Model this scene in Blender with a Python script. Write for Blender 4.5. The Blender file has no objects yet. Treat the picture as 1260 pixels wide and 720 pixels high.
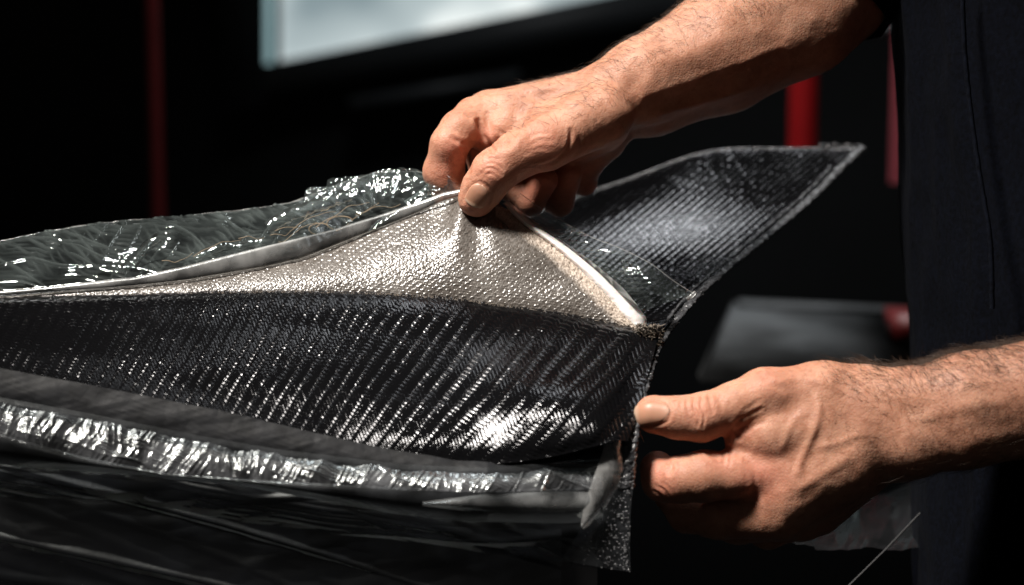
import bpy, math, random
import numpy as np
from mathutils import Matrix, Vector

random.seed(7)
rng = np.random.default_rng(7)
scene = bpy.context.scene
COL = scene.collection

# ------------------------------------------------------------------ camera
S = 0.0004365                 # metres per unit; one unit = one photo pixel on the focus plane
D0 = 1.2 / S
PITCH = math.radians(10.0)
CAM = np.array([0.0, -1.2, 1.32])
RIGHT = np.array([1.0, 0.0, 0.0])
FWD = np.array([0.0, math.cos(PITCH), -math.sin(PITCH)])
UP = np.array([0.0, math.sin(PITCH), math.cos(PITCH)])
cd = bpy.data.cameras.new('camera')
cam = bpy.data.objects.new('camera', cd)
COL.objects.link(cam)
cam.location = CAM
cam.rotation_euler = (math.radians(90) - PITCH, 0, 0)
cd.sensor_width = 36
cd.lens = 36 / (1260 * S / 1.2)
cd.clip_start = 0.05
cd.clip_end = 60
cd.dof.use_dof = True
cd.dof.focus_distance = 1.2 + 20 * S
cd.dof.aperture_fstop = 5.0
scene.camera = cam


def P(px, py, z=0.0):
    k = 1 + np.asarray(z, float) / D0
    return np.stack(np.broadcast_arrays((np.asarray(px, float) - 630) * k, (360 - np.asarray(py, float)) * k, np.asarray(z, float)), -1)


def W(c):
    c = np.asarray(c, float)
    return CAM + S * (c[..., 0:1] * RIGHT + c[..., 1:2] * UP + (D0 + c[..., 2:3]) * FWD)


def wdir(x, y, z):
    return Vector(x * RIGHT + y * UP + z * FWD)


# ------------------------------------------------------------------ world, lamps, exposure
world = bpy.data.worlds.new('World')
scene.world = world
world.use_nodes = True
bg = world.node_tree.nodes['Background']
bg.inputs['Color'].default_value = (0.95, 0.88, 0.80, 1)
bg.inputs['Strength'].default_value = 0.018


def lamp(name, pos, target, size, energy, color, size_y=None, spread=180):
    ld = bpy.data.lights.new(name, 'AREA')
    ld.energy = energy
    ld.color = color
    ld.size = size
    if size_y:
        ld.shape = 'RECTANGLE'
        ld.size_y = size_y
    ld.spread = math.radians(spread)
    o = bpy.data.objects.new(name, ld)
    COL.objects.link(o)
    o.location = pos
    o.rotation_euler = (Vector(target) - Vector(pos)).to_track_quat('-Z', 'Y').to_euler()
    return o


TGT = Vector(W(P(690, 380, 20)))
lamp('key_lamp', TGT + wdir(-0.40, 0.82, -0.42).normalized() * 2.6, TGT, 0.55, 4.7, (1.0, 0.94, 0.87), spread=26)
WG = Vector(W(P(870, 250, 500)))
lamp('skylight_lamp', WG + wdir(-0.18, 0.45, 0.88).normalized() * 2.3, WG, 1.8, 6.0, (0.42, 0.88, 1.0), 0.8)
BT = Vector(W(P(1040, 330, 2300)))
lamp('background_fill_lamp', BT + Vector((-0.25, -0.15, 1.5)), BT, 0.5, 6.0, (0.95, 0.98, 1.0), spread=80)  # unseen fill lamp, added to brighten the red posts and bench
scene.view_settings.view_transform = 'Standard'
scene.view_settings.look = 'None'
scene.view_settings.exposure = 0
scene.view_settings.gamma = 1
scene.cycles.use_denoising = True
scene.cycles.max_bounces = 10
scene.cycles.transparent_max_bounces = 24
scene.cycles.sample_clamp_indirect = 4
scene.cycles.caustics_reflective = False
scene.cycles.caustics_refractive = False


# ------------------------------------------------------------------ helpers
def empty(name, loc, label=None, cat=None, group=None):
    o = bpy.data.objects.new(name, None)
    COL.objects.link(o)
    o.location = loc
    o.empty_display_size = 0.05
    tag(o, label, cat, group)
    return o


def tag(o, label=None, cat=None, group=None, kind=None):
    for k, v in (('label', label), ('category', cat), ('group', group), ('kind', kind)):
        if v:
            o[k] = v
    return o


def mesh_obj(name, verts, faces, mat, parent=None, smooth=True, world_space=False):
    """verts in camera-aligned units (or metres when world_space), faces an (n,3|4) array or list"""
    v = np.asarray(verts, float).reshape(-1, 3)
    if not world_space:
        v = W(v)
    me = bpy.data.meshes.new(name)
    if isinstance(faces, np.ndarray):
        nf, k = faces.shape
        me.vertices.add(len(v))
        me.vertices.foreach_set('co', v.astype(np.float32).ravel())
        me.loops.add(nf * k)
        me.loops.foreach_set('vertex_index', faces.astype(np.int32).ravel())
        me.polygons.add(nf)
        me.polygons.foreach_set('loop_start', np.arange(0, nf * k, k, dtype=np.int32))
        me.update(calc_edges=True)
    else:
        me.from_pydata(v.tolist(), [], faces)
    me.validate()
    if smooth:
        me.polygons.foreach_set('use_smooth', np.ones(len(me.polygons), bool))
    me.update()
    if mat:
        me.materials.append(mat)
    o = bpy.data.objects.new(name, me)
    COL.objects.link(o)
    if parent:
        o.parent = parent
        o.matrix_parent_inverse = Matrix.Translation(-Vector(parent.location))
    return o


def add_attr(o, name, data):
    data = np.asarray(data, np.float32)
    if data.ndim == 1:
        a = o.data.attributes.new(name, 'FLOAT', 'POINT')
        a.data.foreach_set('value', data)
    else:
        a = o.data.attributes.new(name, 'FLOAT_VECTOR', 'POINT')
        a.data.foreach_set('vector', data.ravel())


def grid_faces(nr, nc, close=False):
    i = np.arange(nr * nc).reshape(nr, nc)
    if close:
        i = np.concatenate([i, i[:, :1]], 1)
    return np.stack([i[:-1, :-1], i[:-1, 1:], i[1:, 1:], i[1:, :-1]], -1).reshape(-1, 4)


def cr(pts, t, axis=0):
    """Catmull-Rom along an axis; t in 0..1"""
    p = np.moveaxis(np.asarray(pts, float), axis, 0)
    n = len(p)
    t = np.clip(np.asarray(t, float), 0, 1) * (n - 1)
    i = np.minimum(t.astype(int), n - 2)
    f = (t - i).reshape((-1,) + (1,) * (p.ndim - 1))
    g = lambda k: p[np.clip(k, 0, n - 1)]
    p1, p2 = g(i), g(i + 1)
    p0 = np.where((i > 0).reshape(f.shape), g(i - 1), 2 * p1 - p2)
    p3 = np.where((i + 2 < n).reshape(f.shape), g(i + 2), 2 * p2 - p1)
    r = 0.5 * (2 * p1 + (p2 - p0) * f + (2 * p0 - 5 * p1 + 4 * p2 - p3) * f ** 2 + (3 * p1 - p0 - 3 * p2 + p3) * f ** 3)
    return np.moveaxis(r, 0, axis)


def curve_at(pts, x):
    """polyline sorted by first coordinate -> smooth value of the other columns at x"""
    pts = np.asarray(pts, float)
    return np.stack([np.interp(x, pts[:, 0], pts[:, k]) for k in range(1, pts.shape[1])], -1)


def smooth1(a, n):
    if n < 1:
        return a
    k = np.hanning(2 * n + 3)[1:-1]
    k /= k.sum()
    q = np.pad(a, [(n, n)] + [(0, 0)] * (a.ndim - 1), mode='edge') if a.ndim > 1 else np.pad(a, n, mode='reflect', reflect_type='odd')
    return np.convolve(q, k, 'valid')


def grid_normals(g):
    du = np.gradient(g, axis=1)
    dv = np.gradient(g, axis=0)
    n = np.cross(du, dv)
    n /= np.linalg.norm(n, axis=-1, keepdims=True) + 1e-9
    n *= np.where(n[..., 2:3] > 0, -1, 1)      # towards the viewer's side
    return n


def hash3(ix, iy, iz, seed):
    h = (ix.astype(np.int64) * 374761393 + iy.astype(np.int64) * 668265263 + iz.astype(np.int64) * 2147483647 + seed * 974634777) & 0xFFFFFFFF
    h = ((h ^ (h >> 13)) * 1274126177) & 0xFFFFFFFF
    h = ((h ^ (h >> 16)) * 2246822519) & 0xFFFFFFFF
    return (h ^ (h >> 15)) & 0xFFFFFFFF


def noise(p, seed=0):
    """gradient noise, about -1..1"""
    p = np.asarray(p, float)
    if p.shape[-1] == 2:
        p = np.concatenate([p, np.full(p.shape[:-1] + (1,), 0.37)], -1)
    i = np.floor(p).astype(np.int64)
    f = p - i
    u = f * f * f * (f * (f * 6 - 15) + 10)
    out = 0
    for dx in (0, 1):
        for dy in (0, 1):
            for dz in (0, 1):
                h = hash3(i[..., 0] + dx, i[..., 1] + dy, i[..., 2] + dz, seed)
                gx = (h & 1023) / 511.5 - 1
                gy = ((h >> 10) & 1023) / 511.5 - 1
                gz = ((h >> 20) & 1023) / 511.5 - 1
                d = gx * (f[..., 0] - dx) + gy * (f[..., 1] - dy) + gz * (f[..., 2] - dz)
                w = (u[..., 0] if dx else 1 - u[..., 0]) * (u[..., 1] if dy else 1 - u[..., 1]) * (u[..., 2] if dz else 1 - u[..., 2])
                out = out + d * w
    return out * 1.3


def ridged(p, seed=0, octv=4, lac=2.1, gain=0.5):
    a, s, o = 1.0, 0.0, np.zeros(p.shape[:-1])
    for k in range(octv):
        o += a * (1 - 2 * np.abs(noise(p * lac ** k, seed + k)))
        s += a
        a *= gain
    return o / s


def facets(p, seed=0, n=7, f0=0.45, grow=1.38, lw=0.016):
    """crinkled sheet: flat facets meeting in sharp creases"""
    r = np.random.default_rng(seed)
    o, f, tot = np.zeros(p.shape[:-1]), f0, 0.0
    line = np.zeros(p.shape[:-1])
    for k in range(n):
        a = r.uniform(0, math.pi)
        c = (p[..., 0] * math.cos(a) + p[..., 1] * math.sin(a)) * f + 0.3 * noise(p * f * 0.7 + 3.1 * k, seed + k) + r.uniform(0, 9)
        w = np.clip(0.6 + 1.2 * noise(p * f * 0.5 + 7.7 * k, seed + 40 + k), 0, 1.3)
        o += w * (np.abs(c - np.floor(c) - 0.5) - 0.25) * 2 / f
        h_ = np.abs(c - np.floor(c) - 0.5)
        near = np.minimum(h_, 0.5 - h_) / f                # distance to the fold, in p units
        line = np.maximum(line, np.clip(w - 0.4, 0, 1) * np.exp(-(near / lw) ** 2) * (0.4 + 0.6 / (1 + k * 0.25)))
        tot += 0.5 / f
        f *= grow
    return o / tot, line


def fbm(p, seed=0, octv=4):
    a, o = 1.0, np.zeros(p.shape[:-1])
    for k in range(octv):
        o += a * noise(p * 2.03 ** k, seed + k)
        a *= 0.5
    return o


def tube(path, radii, seg=8, cap=True):
    path = np.asarray(path, float)
    n = len(path)
    radii = np.broadcast_to(np.asarray(radii, float), (n,))
    t = np.gradient(path, axis=0)
    t /= np.linalg.norm(t, axis=1, keepdims=True) + 1e-9
    ref = np.array([0, 0, 1.0]) if abs(t[:, 2]).mean() < 0.8 else np.array([0, 1.0, 0])
    a = np.cross(t, ref)
    a /= np.linalg.norm(a, axis=1, keepdims=True) + 1e-9
    b = np.cross(t, a)
    th = np.arange(seg) * 2 * math.pi / seg
    v = path[:, None] + radii[:, None, None] * (a[:, None] * np.cos(th)[None, :, None] + b[:, None] * np.sin(th)[None, :, None])
    f = grid_faces(n, seg, True)
    return v.reshape(-1, 3), f


def box(c, h):
    """box in world metres: centre, half sizes"""
    x, y, z = h
    v = np.array([[sx * x, sy * y, sz * z] for sx in (-1, 1) for sy in (-1, 1) for sz in (-1, 1)]) + np.asarray(c)
    f = np.array([[0, 1, 3, 2], [4, 6, 7, 5], [0, 4, 5, 1], [2, 3, 7, 6], [0, 2, 6, 4], [1, 5, 7, 3]])
    return v, f


# ------------------------------------------------------------------ materials
class Mat:
    def __init__(self, name):
        self.m = bpy.data.materials.new(name)
        self.m.use_nodes = True
        self.t = self.m.node_tree
        self.t.nodes.clear()
        self.out = self.t.nodes.new('ShaderNodeOutputMaterial')

    def n(self, kind, **kw):
        nd = self.t.nodes.new(kind)
        for k, v in kw.items():
            if k.startswith('i_'):
                key = k[2:].replace('_', ' ')
                nd.inputs[int(key) if key.isdigit() else key].default_value = v
            else:
                setattr(nd, k, v)
        return nd

    def l(self, a, b):
        self.t.links.new(a, b)

    def bsdf(self, color=(0.5, 0.5, 0.5), rough=0.5, **kw):
        b = self.n('ShaderNodeBsdfPrincipled')
        b.inputs['Base Color'].default_value = (*color, 1)
        b.inputs['Roughness'].default_value = rough
        for k, v in kw.items():
            b.inputs[k.replace('_', ' ')].default_value = v
        self.l(b.outputs[0], self.out.inputs[0])
        return b

    def ramp(self, fac, stops):
        r = self.n('ShaderNodeValToRGB')
        e = r.color_ramp.elements
        while len(e) < len(stops):
            e.new(0.5)
        for q, (pos, c) in zip(e, stops):
            q.position = pos
            q.color = (*c, 1) if len(c) == 3 else c
        self.l(fac, r.inputs[0])
        return r.outputs[0]

    def tex(self, kind, scale, coord=None, **kw):
        nd = self.n(kind, **kw)
        nd.inputs['Scale'].default_value = scale
        if coord is None:
            coord = self.n('ShaderNodeTexCoord').outputs['Object']
        self.l(coord, nd.inputs['Vector'])
        return nd

    def bump(self, height, strength, dist, normal=None):
        b = self.n('ShaderNodeBump', i_Strength=strength, i_Distance=dist)
        self.l(height, b.inputs['Height'])
        if normal:
            self.l(normal, b.inputs['Normal'])
        return b.outputs[0]


def mat_plain(name, color, rough=0.5, noise_amt=0.25, noise_scale=40, bump=0.0, **kw):
    M = Mat(name)
    b = M.bsdf(color, rough, **kw)
    t = M.tex('ShaderNodeTexNoise', noise_scale)
    t.inputs['Detail'].default_value = 6
    c0 = tuple(x * (1 - noise_amt) for x in color)
    c1 = tuple(min(1, x * (1 + noise_amt)) for x in color)
    M.l(M.ramp(t.outputs[0], [(0.3, c0), (0.7, c1)]), b.inputs['Base Color'])
    if bump:
        M.l(M.bump(t.outputs[0], 0.6, bump), b.inputs['Normal'])
    return M.m


def mat_skin():
    M = Mat('skin')
    b = M.bsdf((0.5, 0.28, 0.18), 0.46)
    b.inputs['Subsurface Weight'].default_value = 0.30
    b.inputs['Subsurface Radius'].default_value = (1.0, 0.35, 0.18)
    b.inputs['Subsurface Scale'].default_value = 0.006
    b.inputs['Specular IOR Level'].default_value = 0.36
    red = M.n('ShaderNodeAttribute', attribute_name='red').outputs['Fac']
    tc = M.n('ShaderNodeTexCoord').outputs['Object']
    n1 = M.tex('ShaderNodeTexNoise', 55, tc)
    n1.inputs['Detail'].default_value = 7
    n1.inputs['Roughness'].default_value = 0.62
    base = M.ramp(n1.outputs[0], [(0.30, (0.375, 0.17, 0.105)), (0.5, (0.485, 0.238, 0.153)), (0.70, (0.57, 0.305, 0.205))])
    mx = M.n('ShaderNodeMix', data_type='RGBA')
    M.l(red, mx.inputs[0])
    M.l(base, mx.inputs[6])
    mx.inputs[7].default_value = (0.57, 0.215, 0.145, 1)
    # freckles and pores
    vo = M.tex('ShaderNodeTexVoronoi', 260, tc)
    n2 = M.tex('ShaderNodeTexNoise', 320, tc)
    n2.inputs['Detail'].default_value = 4
    fr = M.ramp(n2.outputs[0], [(0.33, (0.84, 0.78, 0.74)), (0.5, (1, 1, 1)), (0.75, (1.0, 1.0, 1.0))])
    mu = M.n('ShaderNodeMix', data_type='RGBA', blend_type='MULTIPLY')
    mu.inputs[0].default_value = 0.8
    M.l(mx.outputs[2], mu.inputs[6])
    M.l(fr, mu.inputs[7])
    M.l(mu.outputs[2], b.inputs['Base Color'])
    # skin lines: cracked cells + fine noise
    ve = M.tex('ShaderNodeTexVoronoi', 620, tc, feature='DISTANCE_TO_EDGE')
    n3 = M.tex('ShaderNodeTexNoise', 1100, tc)
    bm = M.bump(M.ramp(ve.outputs['Distance'], [(0.0, (0, 0, 0)), (0.25, (1, 1, 1))]), 0.4, 0.0002)
    bm = M.bump(n3.outputs[0], 0.35, 0.0003, bm)
    ve2 = M.tex('ShaderNodeTexVoronoi', 240, tc, feature='DISTANCE_TO_EDGE')
    bm = M.bump(M.ramp(ve2.outputs['Distance'], [(0.0, (0, 0, 0)), (0.12, (1, 1, 1))]), 0.14, 0.0003, bm)
    n4 = M.tex('ShaderNodeTexNoise', 190, tc)
    n4.inputs['Detail'].default_value = 5
    bm = M.bump(n4.outputs[0], 0.22, 0.0008, bm)
    M.l(bm, b.inputs['Normal'])
    rr = M.ramp(n2.outputs[0], [(0.3, (0.44,) * 3), (0.7, (0.62,) * 3)])
    M.l(rr, b.inputs['Roughness'])
    return M.m


def mat_nail():
    M = Mat('nail')
    b = M.bsdf((0.62, 0.36, 0.28), 0.42, Specular_IOR_Level=0.4)
    b.inputs['Subsurface Weight'].default_value = 0.15
    b.inputs['Subsurface Scale'].default_value = 0.002
    v = M.n('ShaderNodeAttribute', attribute_name='along').outputs['Fac']
    c = M.ramp(v, [(0.0, (0.50, 0.30, 0.215)), (0.2, (0.46, 0.235, 0.155)), (0.8, (0.47, 0.235, 0.15)), (0.9, (0.54, 0.35, 0.25)), (1.0, (0.50, 0.34, 0.25))])
    M.l(c, b.inputs['Base Color'])
    w = M.tex('ShaderNodeTexNoise', 500)
    M.l(M.bump(w.outputs[0], 0.15, 0.0002), b.inputs['Normal'])
    return M.m


def mat_carbon(name='carbon_weave', rough=0.25, gain=0.85):
    """black fibres under resin: dark body, anisotropic sheen along each tow"""
    M = Mat(name)
    df = M.n('ShaderNodeBsdfDiffuse')
    df.inputs[0].default_value = (0.0035, 0.0035, 0.004, 1)
    gl = M.n('ShaderNodeBsdfAnisotropic', distribution='BECKMANN')
    gl.inputs['Color'].default_value = (0.97, 0.97, 1.0, 1)
    gl.inputs['Anisotropy'].default_value = 0.45
    M.l(M.n('ShaderNodeAttribute', attribute_name='fibre').outputs['Vector'], gl.inputs['Tangent'])
    n = M.tex('ShaderNodeTexNoise', 900)
    n.inputs['Detail'].default_value = 4
    n2 = M.tex('ShaderNodeTexNoise', 25)
    M.l(M.ramp(n2.outputs[0], [(0.3, (rough * 0.75,) * 3), (0.7, (rough * 1.25,) * 3)]), gl.inputs['Roughness'])
    M.l(M.bump(n.outputs[0], 0.15, 0.0002), gl.inputs['Normal'])
    fr = M.n('ShaderNodeFresnel', i_IOR=1.5)
    mm = M.n('ShaderNodeMath', operation='MULTIPLY', use_clamp=True)
    M.l(fr.outputs[0], mm.inputs[0])
    mm.inputs[1].default_value = gain
    mix = M.n('ShaderNodeMixShader')
    M.l(mm.outputs[0], mix.inputs[0])
    M.l(df.outputs[0], mix.inputs[1])
    M.l(gl.outputs[0], mix.inputs[2])
    M.l(mix.outputs[0], M.out.inputs[0])
    return M.m


def mat_film(name, gloss=1.0, haze=0.05, haze_col=(0.75, 0.8, 0.78), rough=0.08, tint=(0.97, 0.985, 0.98), bump=0.25, crease=0.0):
    """thin clear plastic sheet: what is behind shows through, Fresnel gloss on top, a little milky scatter"""
    M = Mat(name)
    tr = M.n('ShaderNodeBsdfTransparent')
    tr.inputs[0].default_value = (*tint, 1)
    gl = M.n('ShaderNodeBsdfGlossy', i_Roughness=rough)
    gl.inputs[0].default_value = (0.95, 1, 1, 1)
    nz = M.tex('ShaderNodeTexNoise', 120)
    nz.inputs['Detail'].default_value = 5
    nz.inputs['Distortion'].default_value = 1.2
    bm = M.bump(nz.outputs[0], bump, 0.0012)
    M.l(bm, gl.inputs['Normal'])
    fr = M.n('ShaderNodeFresnel', i_IOR=1.5)
    M.l(bm, fr.inputs['Normal'])
    mm = M.n('ShaderNodeMath', operation='MULTIPLY', use_clamp=True)
    M.l(fr.outputs[0], mm.inputs[0])
    mm.inputs[1].default_value = 1.9 * gloss
    mix = M.n('ShaderNodeMixShader')
    M.l(mm.outputs[0], mix.inputs[0])
    M.l(tr.outputs[0], mix.inputs[1])
    M.l(gl.outputs[0], mix.inputs[2])
    df = M.n('ShaderNodeBsdfDiffuse')
    df.inputs[0].default_value = (*haze_col, 1)
    tl = M.n('ShaderNodeBsdfTranslucent')
    tl.inputs[0].default_value = (*haze_col, 1)
    hz = M.n('ShaderNodeMixShader', i_0=0.4)
    M.l(df.outputs[0], hz.inputs[1])
    M.l(tl.outputs[0], hz.inputs[2])
    nb = M.tex('ShaderNodeTexNoise', 45)
    nb.inputs['Detail'].default_value = 6
    hf = M.n('ShaderNodeMath', operation='MULTIPLY', use_clamp=True)
    M.l(M.ramp(nb.outputs[0], [(0.40, (0.10,) * 3), (0.68, (1.0,) * 3)]), hf.inputs[0])
    hf.inputs[1].default_value = haze * 1.6
    cm = M.n('ShaderNodeMath', operation='MULTIPLY_ADD', use_clamp=True)    # stress-whitened fold lines
    M.l(M.n('ShaderNodeAttribute', attribute_name='crease').outputs['Fac'], cm.inputs[0])
    cm.inputs[1].default_value = crease
    M.l(hf.outputs[0], cm.inputs[2])
    hf = cm
    mix2 = M.n('ShaderNodeMixShader')
    M.l(hf.outputs[0], mix2.inputs[0])
    M.l(mix.outputs[0], mix2.inputs[1])
    M.l(hz.outputs[0], mix2.inputs[2])
    M.l(mix2.outputs[0], M.out.inputs[0])
    return M.m


def mat_ply():
    M = Mat('peel_ply_fabric')
    b = M.bsdf((0.4, 0.33, 0.27), 0.34)
    b.inputs['Specular IOR Level'].default_value = 1.0
    n = M.tex('ShaderNodeTexNoise', 38)
    n.inputs['Detail'].default_value = 6
    n2 = M.tex('ShaderNodeTexNoise', 420)
    n2.inputs['Detail'].default_value = 5
    c = M.ramp(n.outputs[0], [(0.3, (0.108, 0.095, 0.084)), (0.55, (0.162, 0.147, 0.134)), (0.75, (0.235, 0.218, 0.202))])
    mx = M.n('ShaderNodeMix', data_type='RGBA')
    M.l(M.n('ShaderNodeAttribute', attribute_name='nap').outputs['Fac'], mx.inputs[0])
    M.l(c, mx.inputs[6])
    mx.inputs[7].default_value = (0.50, 0.42, 0.35, 1)
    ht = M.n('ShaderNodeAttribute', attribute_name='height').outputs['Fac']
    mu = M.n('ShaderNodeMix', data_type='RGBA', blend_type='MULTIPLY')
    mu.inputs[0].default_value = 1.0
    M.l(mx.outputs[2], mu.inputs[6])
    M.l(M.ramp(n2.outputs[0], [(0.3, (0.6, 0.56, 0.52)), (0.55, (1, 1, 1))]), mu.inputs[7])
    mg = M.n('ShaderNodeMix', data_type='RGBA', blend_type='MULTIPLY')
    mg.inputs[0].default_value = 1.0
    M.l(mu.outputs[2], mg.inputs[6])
    M.l(M.ramp(ht, [(0.12, (0.38, 0.33, 0.29)), (0.5, (1, 1, 1))]), mg.inputs[7])  # weave pits coloured darker: painted cavity shade along with brown resin residue
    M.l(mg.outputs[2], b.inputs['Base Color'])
    M.l(M.bump(n2.outputs[0], 0.5, 0.0006), b.inputs['Normal'])
    rr = M.n('ShaderNodeMix', data_type='FLOAT')
    M.l(M.n('ShaderNodeAttribute', attribute_name='nap').outputs['Fac'], rr.inputs[0])
    rr.inputs[2].default_value = 0.24
    rr.inputs[3].default_value = 0.75
    M.l(rr.outputs[0], b.inputs['Roughness'])
    return M.m


def mat_emit(name, stops, scale, strength):
    M = Mat(name)
    e = M.n('ShaderNodeEmission', i_Strength=strength)
    t = M.tex('ShaderNodeTexNoise', scale)
    t.inputs['Detail'].default_value = 2
    M.l(M.ramp(t.outputs[0], stops), e.inputs[0])
    M.l(e.outputs[0], M.out.inputs[0])
    return M.m


SKIN = mat_skin()
NAIL = mat_nail()
CARBON = mat_carbon()
CARBON_FAR = mat_carbon('carbon_weave_far', 0.24, 1.9)
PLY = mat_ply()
FILM = mat_film('clear_vacuum_film', 1.15, 0.03, (0.66, 0.78, 0.76), 0.07, bump=0.04, crease=0.14)
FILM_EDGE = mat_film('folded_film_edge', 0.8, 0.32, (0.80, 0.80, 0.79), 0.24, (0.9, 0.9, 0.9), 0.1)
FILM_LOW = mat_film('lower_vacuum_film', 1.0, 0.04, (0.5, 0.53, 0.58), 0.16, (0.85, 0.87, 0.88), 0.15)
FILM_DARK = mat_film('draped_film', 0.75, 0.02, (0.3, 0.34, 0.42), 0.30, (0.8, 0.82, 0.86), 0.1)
FILM_CRUMPLE = mat_film('crumpled_film', 0.9, 0.17, (0.6, 0.62, 0.66), 0.22, (0.9, 0.9, 0.9), 0.15)
FILM_SHEET = mat_film('dark_plastic_sheet', 0.16, 0.012, (0.3, 0.25, 0.32), 0.25, (0.5, 0.5, 0.55), 0.1)
WHITE = mat_plain('white_bead', (0.80, 0.77, 0.75), 0.38, 0.08, 60, 0.0004, Subsurface_Weight=0.2, Subsurface_Scale=0.004)
RESIN = mat_plain('crusted_resin_edge', (0.055, 0.056, 0.06), 0.24, 0.6, 260, 0.003, Specular_IOR_Level=0.8)
BLACK = mat_plain('black_plastic', (0.008, 0.008, 0.009), 0.5, 0.3, 20)
THREAD = mat_plain('loose_thread', (0.27, 0.205, 0.135), 0.6, 0.2, 80)
TUFT = mat_plain('frayed_cloth', (0.13, 0.105, 0.082), 0.55, 0.4, 300)
HAIR = mat_plain('arm_hair', (0.045, 0.026, 0.016), 0.4, 0.3, 30)
NAVY = mat_plain('navy_cloth', (0.0013, 0.0019, 0.0042), 0.95, 0.55, 330, 0.0006, Specular_IOR_Level=0.08)
SEAM = mat_plain('apron_seam', (0.0022, 0.003, 0.006), 0.95, 0.6, 300, 0.0006, Specular_IOR_Level=0.08)
WALLM = mat_plain('dark_wall', (0.010, 0.011, 0.012), 0.85, 0.3, 3)
FRAMEM = mat_plain('window_frame_paint', (0.05, 0.056, 0.062), 0.5, 0.15, 8)
FRAMEL = mat_plain('window_rail_paint', (0.30, 0.42, 0.45), 0.5, 0.15, 8)
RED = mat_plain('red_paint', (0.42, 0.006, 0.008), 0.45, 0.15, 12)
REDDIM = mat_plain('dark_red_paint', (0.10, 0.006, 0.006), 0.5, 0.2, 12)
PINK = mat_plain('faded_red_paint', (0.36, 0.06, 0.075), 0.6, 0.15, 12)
GREY = mat_plain('grey_bench_top', (0.042, 0.045, 0.047), 0.7, 0.8, 16)
PANE = mat_emit('window_daylight', [(0.36, (0.22, 0.28, 0.30)), (0.5, (0.45, 0.52, 0.53)), (0.62, (0.95, 1.0, 0.97))], 4.0, 1.15)
SLIVER = mat_emit('side_pane_daylight', [(0.3, (0.30, 0.47, 0.50)), (0.7, (0.42, 0.60, 0.62))], 3, 0.8)

# ------------------------------------------------------------------ background, far behind
BZ = 3900.0                                     # units behind the focus plane (about 1.7 m)


def bgbox(name, x0, y0, x1, y1, z, thick, mat, parent=None):
    """axis-aligned box whose front face spans the two corners seen at depth z"""
    a, b_ = W(P(x0, y0, z)), W(P(x1, y1, z))
    zc0, zc1 = sorted((a[2], b_[2]))
    yc = (a[1] + b_[1]) / 2
    v, f = box(((a[0] + b_[0]) / 2, yc + thick / 2, (zc0 + zc1) / 2), (abs(b_[0] - a[0]) / 2, thick / 2, (zc1 - zc0) / 2))
    return mesh_obj(name, v, f, mat, parent, smooth=False, world_space=True)


wy = W(P(630, 360, BZ + 900))[1]
v, f = box((0, wy + 0.1, 1.2), (4.0, 0.1, 2.2))
wall = tag(mesh_obj('back_wall', v, f, WALLM, None, False, True), kind='structure')
v, f = box((0, 1.0, -0.35), (4.0, 3.2, 0.05))
floor = tag(mesh_obj('floor', v, f, WALLM, None, False, True), kind='structure')

# window: tilted a little, bright pane with a pale left rail and a dark deep frame
win = empty('window', W(P(560, 60, BZ + 700)), 'bright frosted window with dark frame high behind the peeling hand', 'window')


def slab(name, quad, thick, mat, parent):
    q = np.array([W(P(*c)) for c in quad])
    back = q + np.array([0, thick, 0])
    v = np.concatenate([q, back])
    f = np.array([[0, 1, 2, 3], [7, 6, 5, 4], [0, 4, 5, 1], [1, 5, 6, 2], [2, 6, 7, 3], [3, 7, 4, 0]])
    return mesh_obj(name, v, f, mat, parent, False, True)


z = BZ + 700
slab('pane', [(340, -420, z), (1010, -420, z), (1010, -60, z), (340, 77, z)], 0.01, PANE, win)
slab('side_pane', [(323, -420, z - 4), (338, -420, z - 4), (338, 79, z - 4), (323, 81, z - 4)], 0.01, SLIVER, win)
slab('mullion', [(336, -420, z - 16), (344, -420, z - 16), (344, 80, z - 16), (336, 82, z - 16)], 0.03, FRAMEM, win)
slab('frame', [(272, -420, z - 40), (325, -420, z - 40), (325, 130, z - 40), (272, 140, z - 40)], 0.05, FRAMEM, win)
slab('frame', [(325, 80, z - 40), (1010, -58, z - 40), (1010, -10, z - 40), (325, 122, z - 40)], 0.05, FRAMEM, win)
slab('sill', [(430, 122, z - 80), (640, 88, z - 80), (640, 100, z - 80), (430, 136, z - 80)], 0.06, FRAMEM, win)


def post(name, x0, x1, y0, y1, z, mat, label, group=None):
    a, b_ = W(P(x0, y0, z)), W(P(x1, y1, z))
    r = abs(b_[0] - a[0]) / 2
    v, f = tube(np.array([[(a[0] + b_[0]) / 2, a[1], zz] for zz in np.linspace(b_[2], a[2], 6)]), r, 20)
    o = empty(name, ((a[0] + b_[0]) / 2, a[1], b_[2]), label, 'post', group)
    mesh_obj('tube', v, f, mat, o, True, True)
    for zz in (a[2] + 0.01, a[2] + 0.05):                      # clamp rings at the top
        v, f = tube(np.array([[(a[0] + b_[0]) / 2, a[1], zz - 0.008 + 0.004 * k] for k in range(5)]), [r * 1.02, r * 1.18, r * 1.2, r * 1.18, r * 1.02], 20)
        mesh_obj('clamp_ring', v, f, mat, o, True, True)


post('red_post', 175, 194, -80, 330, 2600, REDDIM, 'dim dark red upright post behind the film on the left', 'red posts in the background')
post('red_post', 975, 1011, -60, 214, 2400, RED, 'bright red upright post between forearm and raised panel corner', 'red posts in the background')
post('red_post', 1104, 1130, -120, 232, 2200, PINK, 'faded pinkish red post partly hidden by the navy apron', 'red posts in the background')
gr = tag(bgbox('grey_rail', 1066, 29, 1106, 46, 2300, 0.03, GREY), 'short grey horizontal rail beside the navy apron near the elbow', 'rail')

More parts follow.
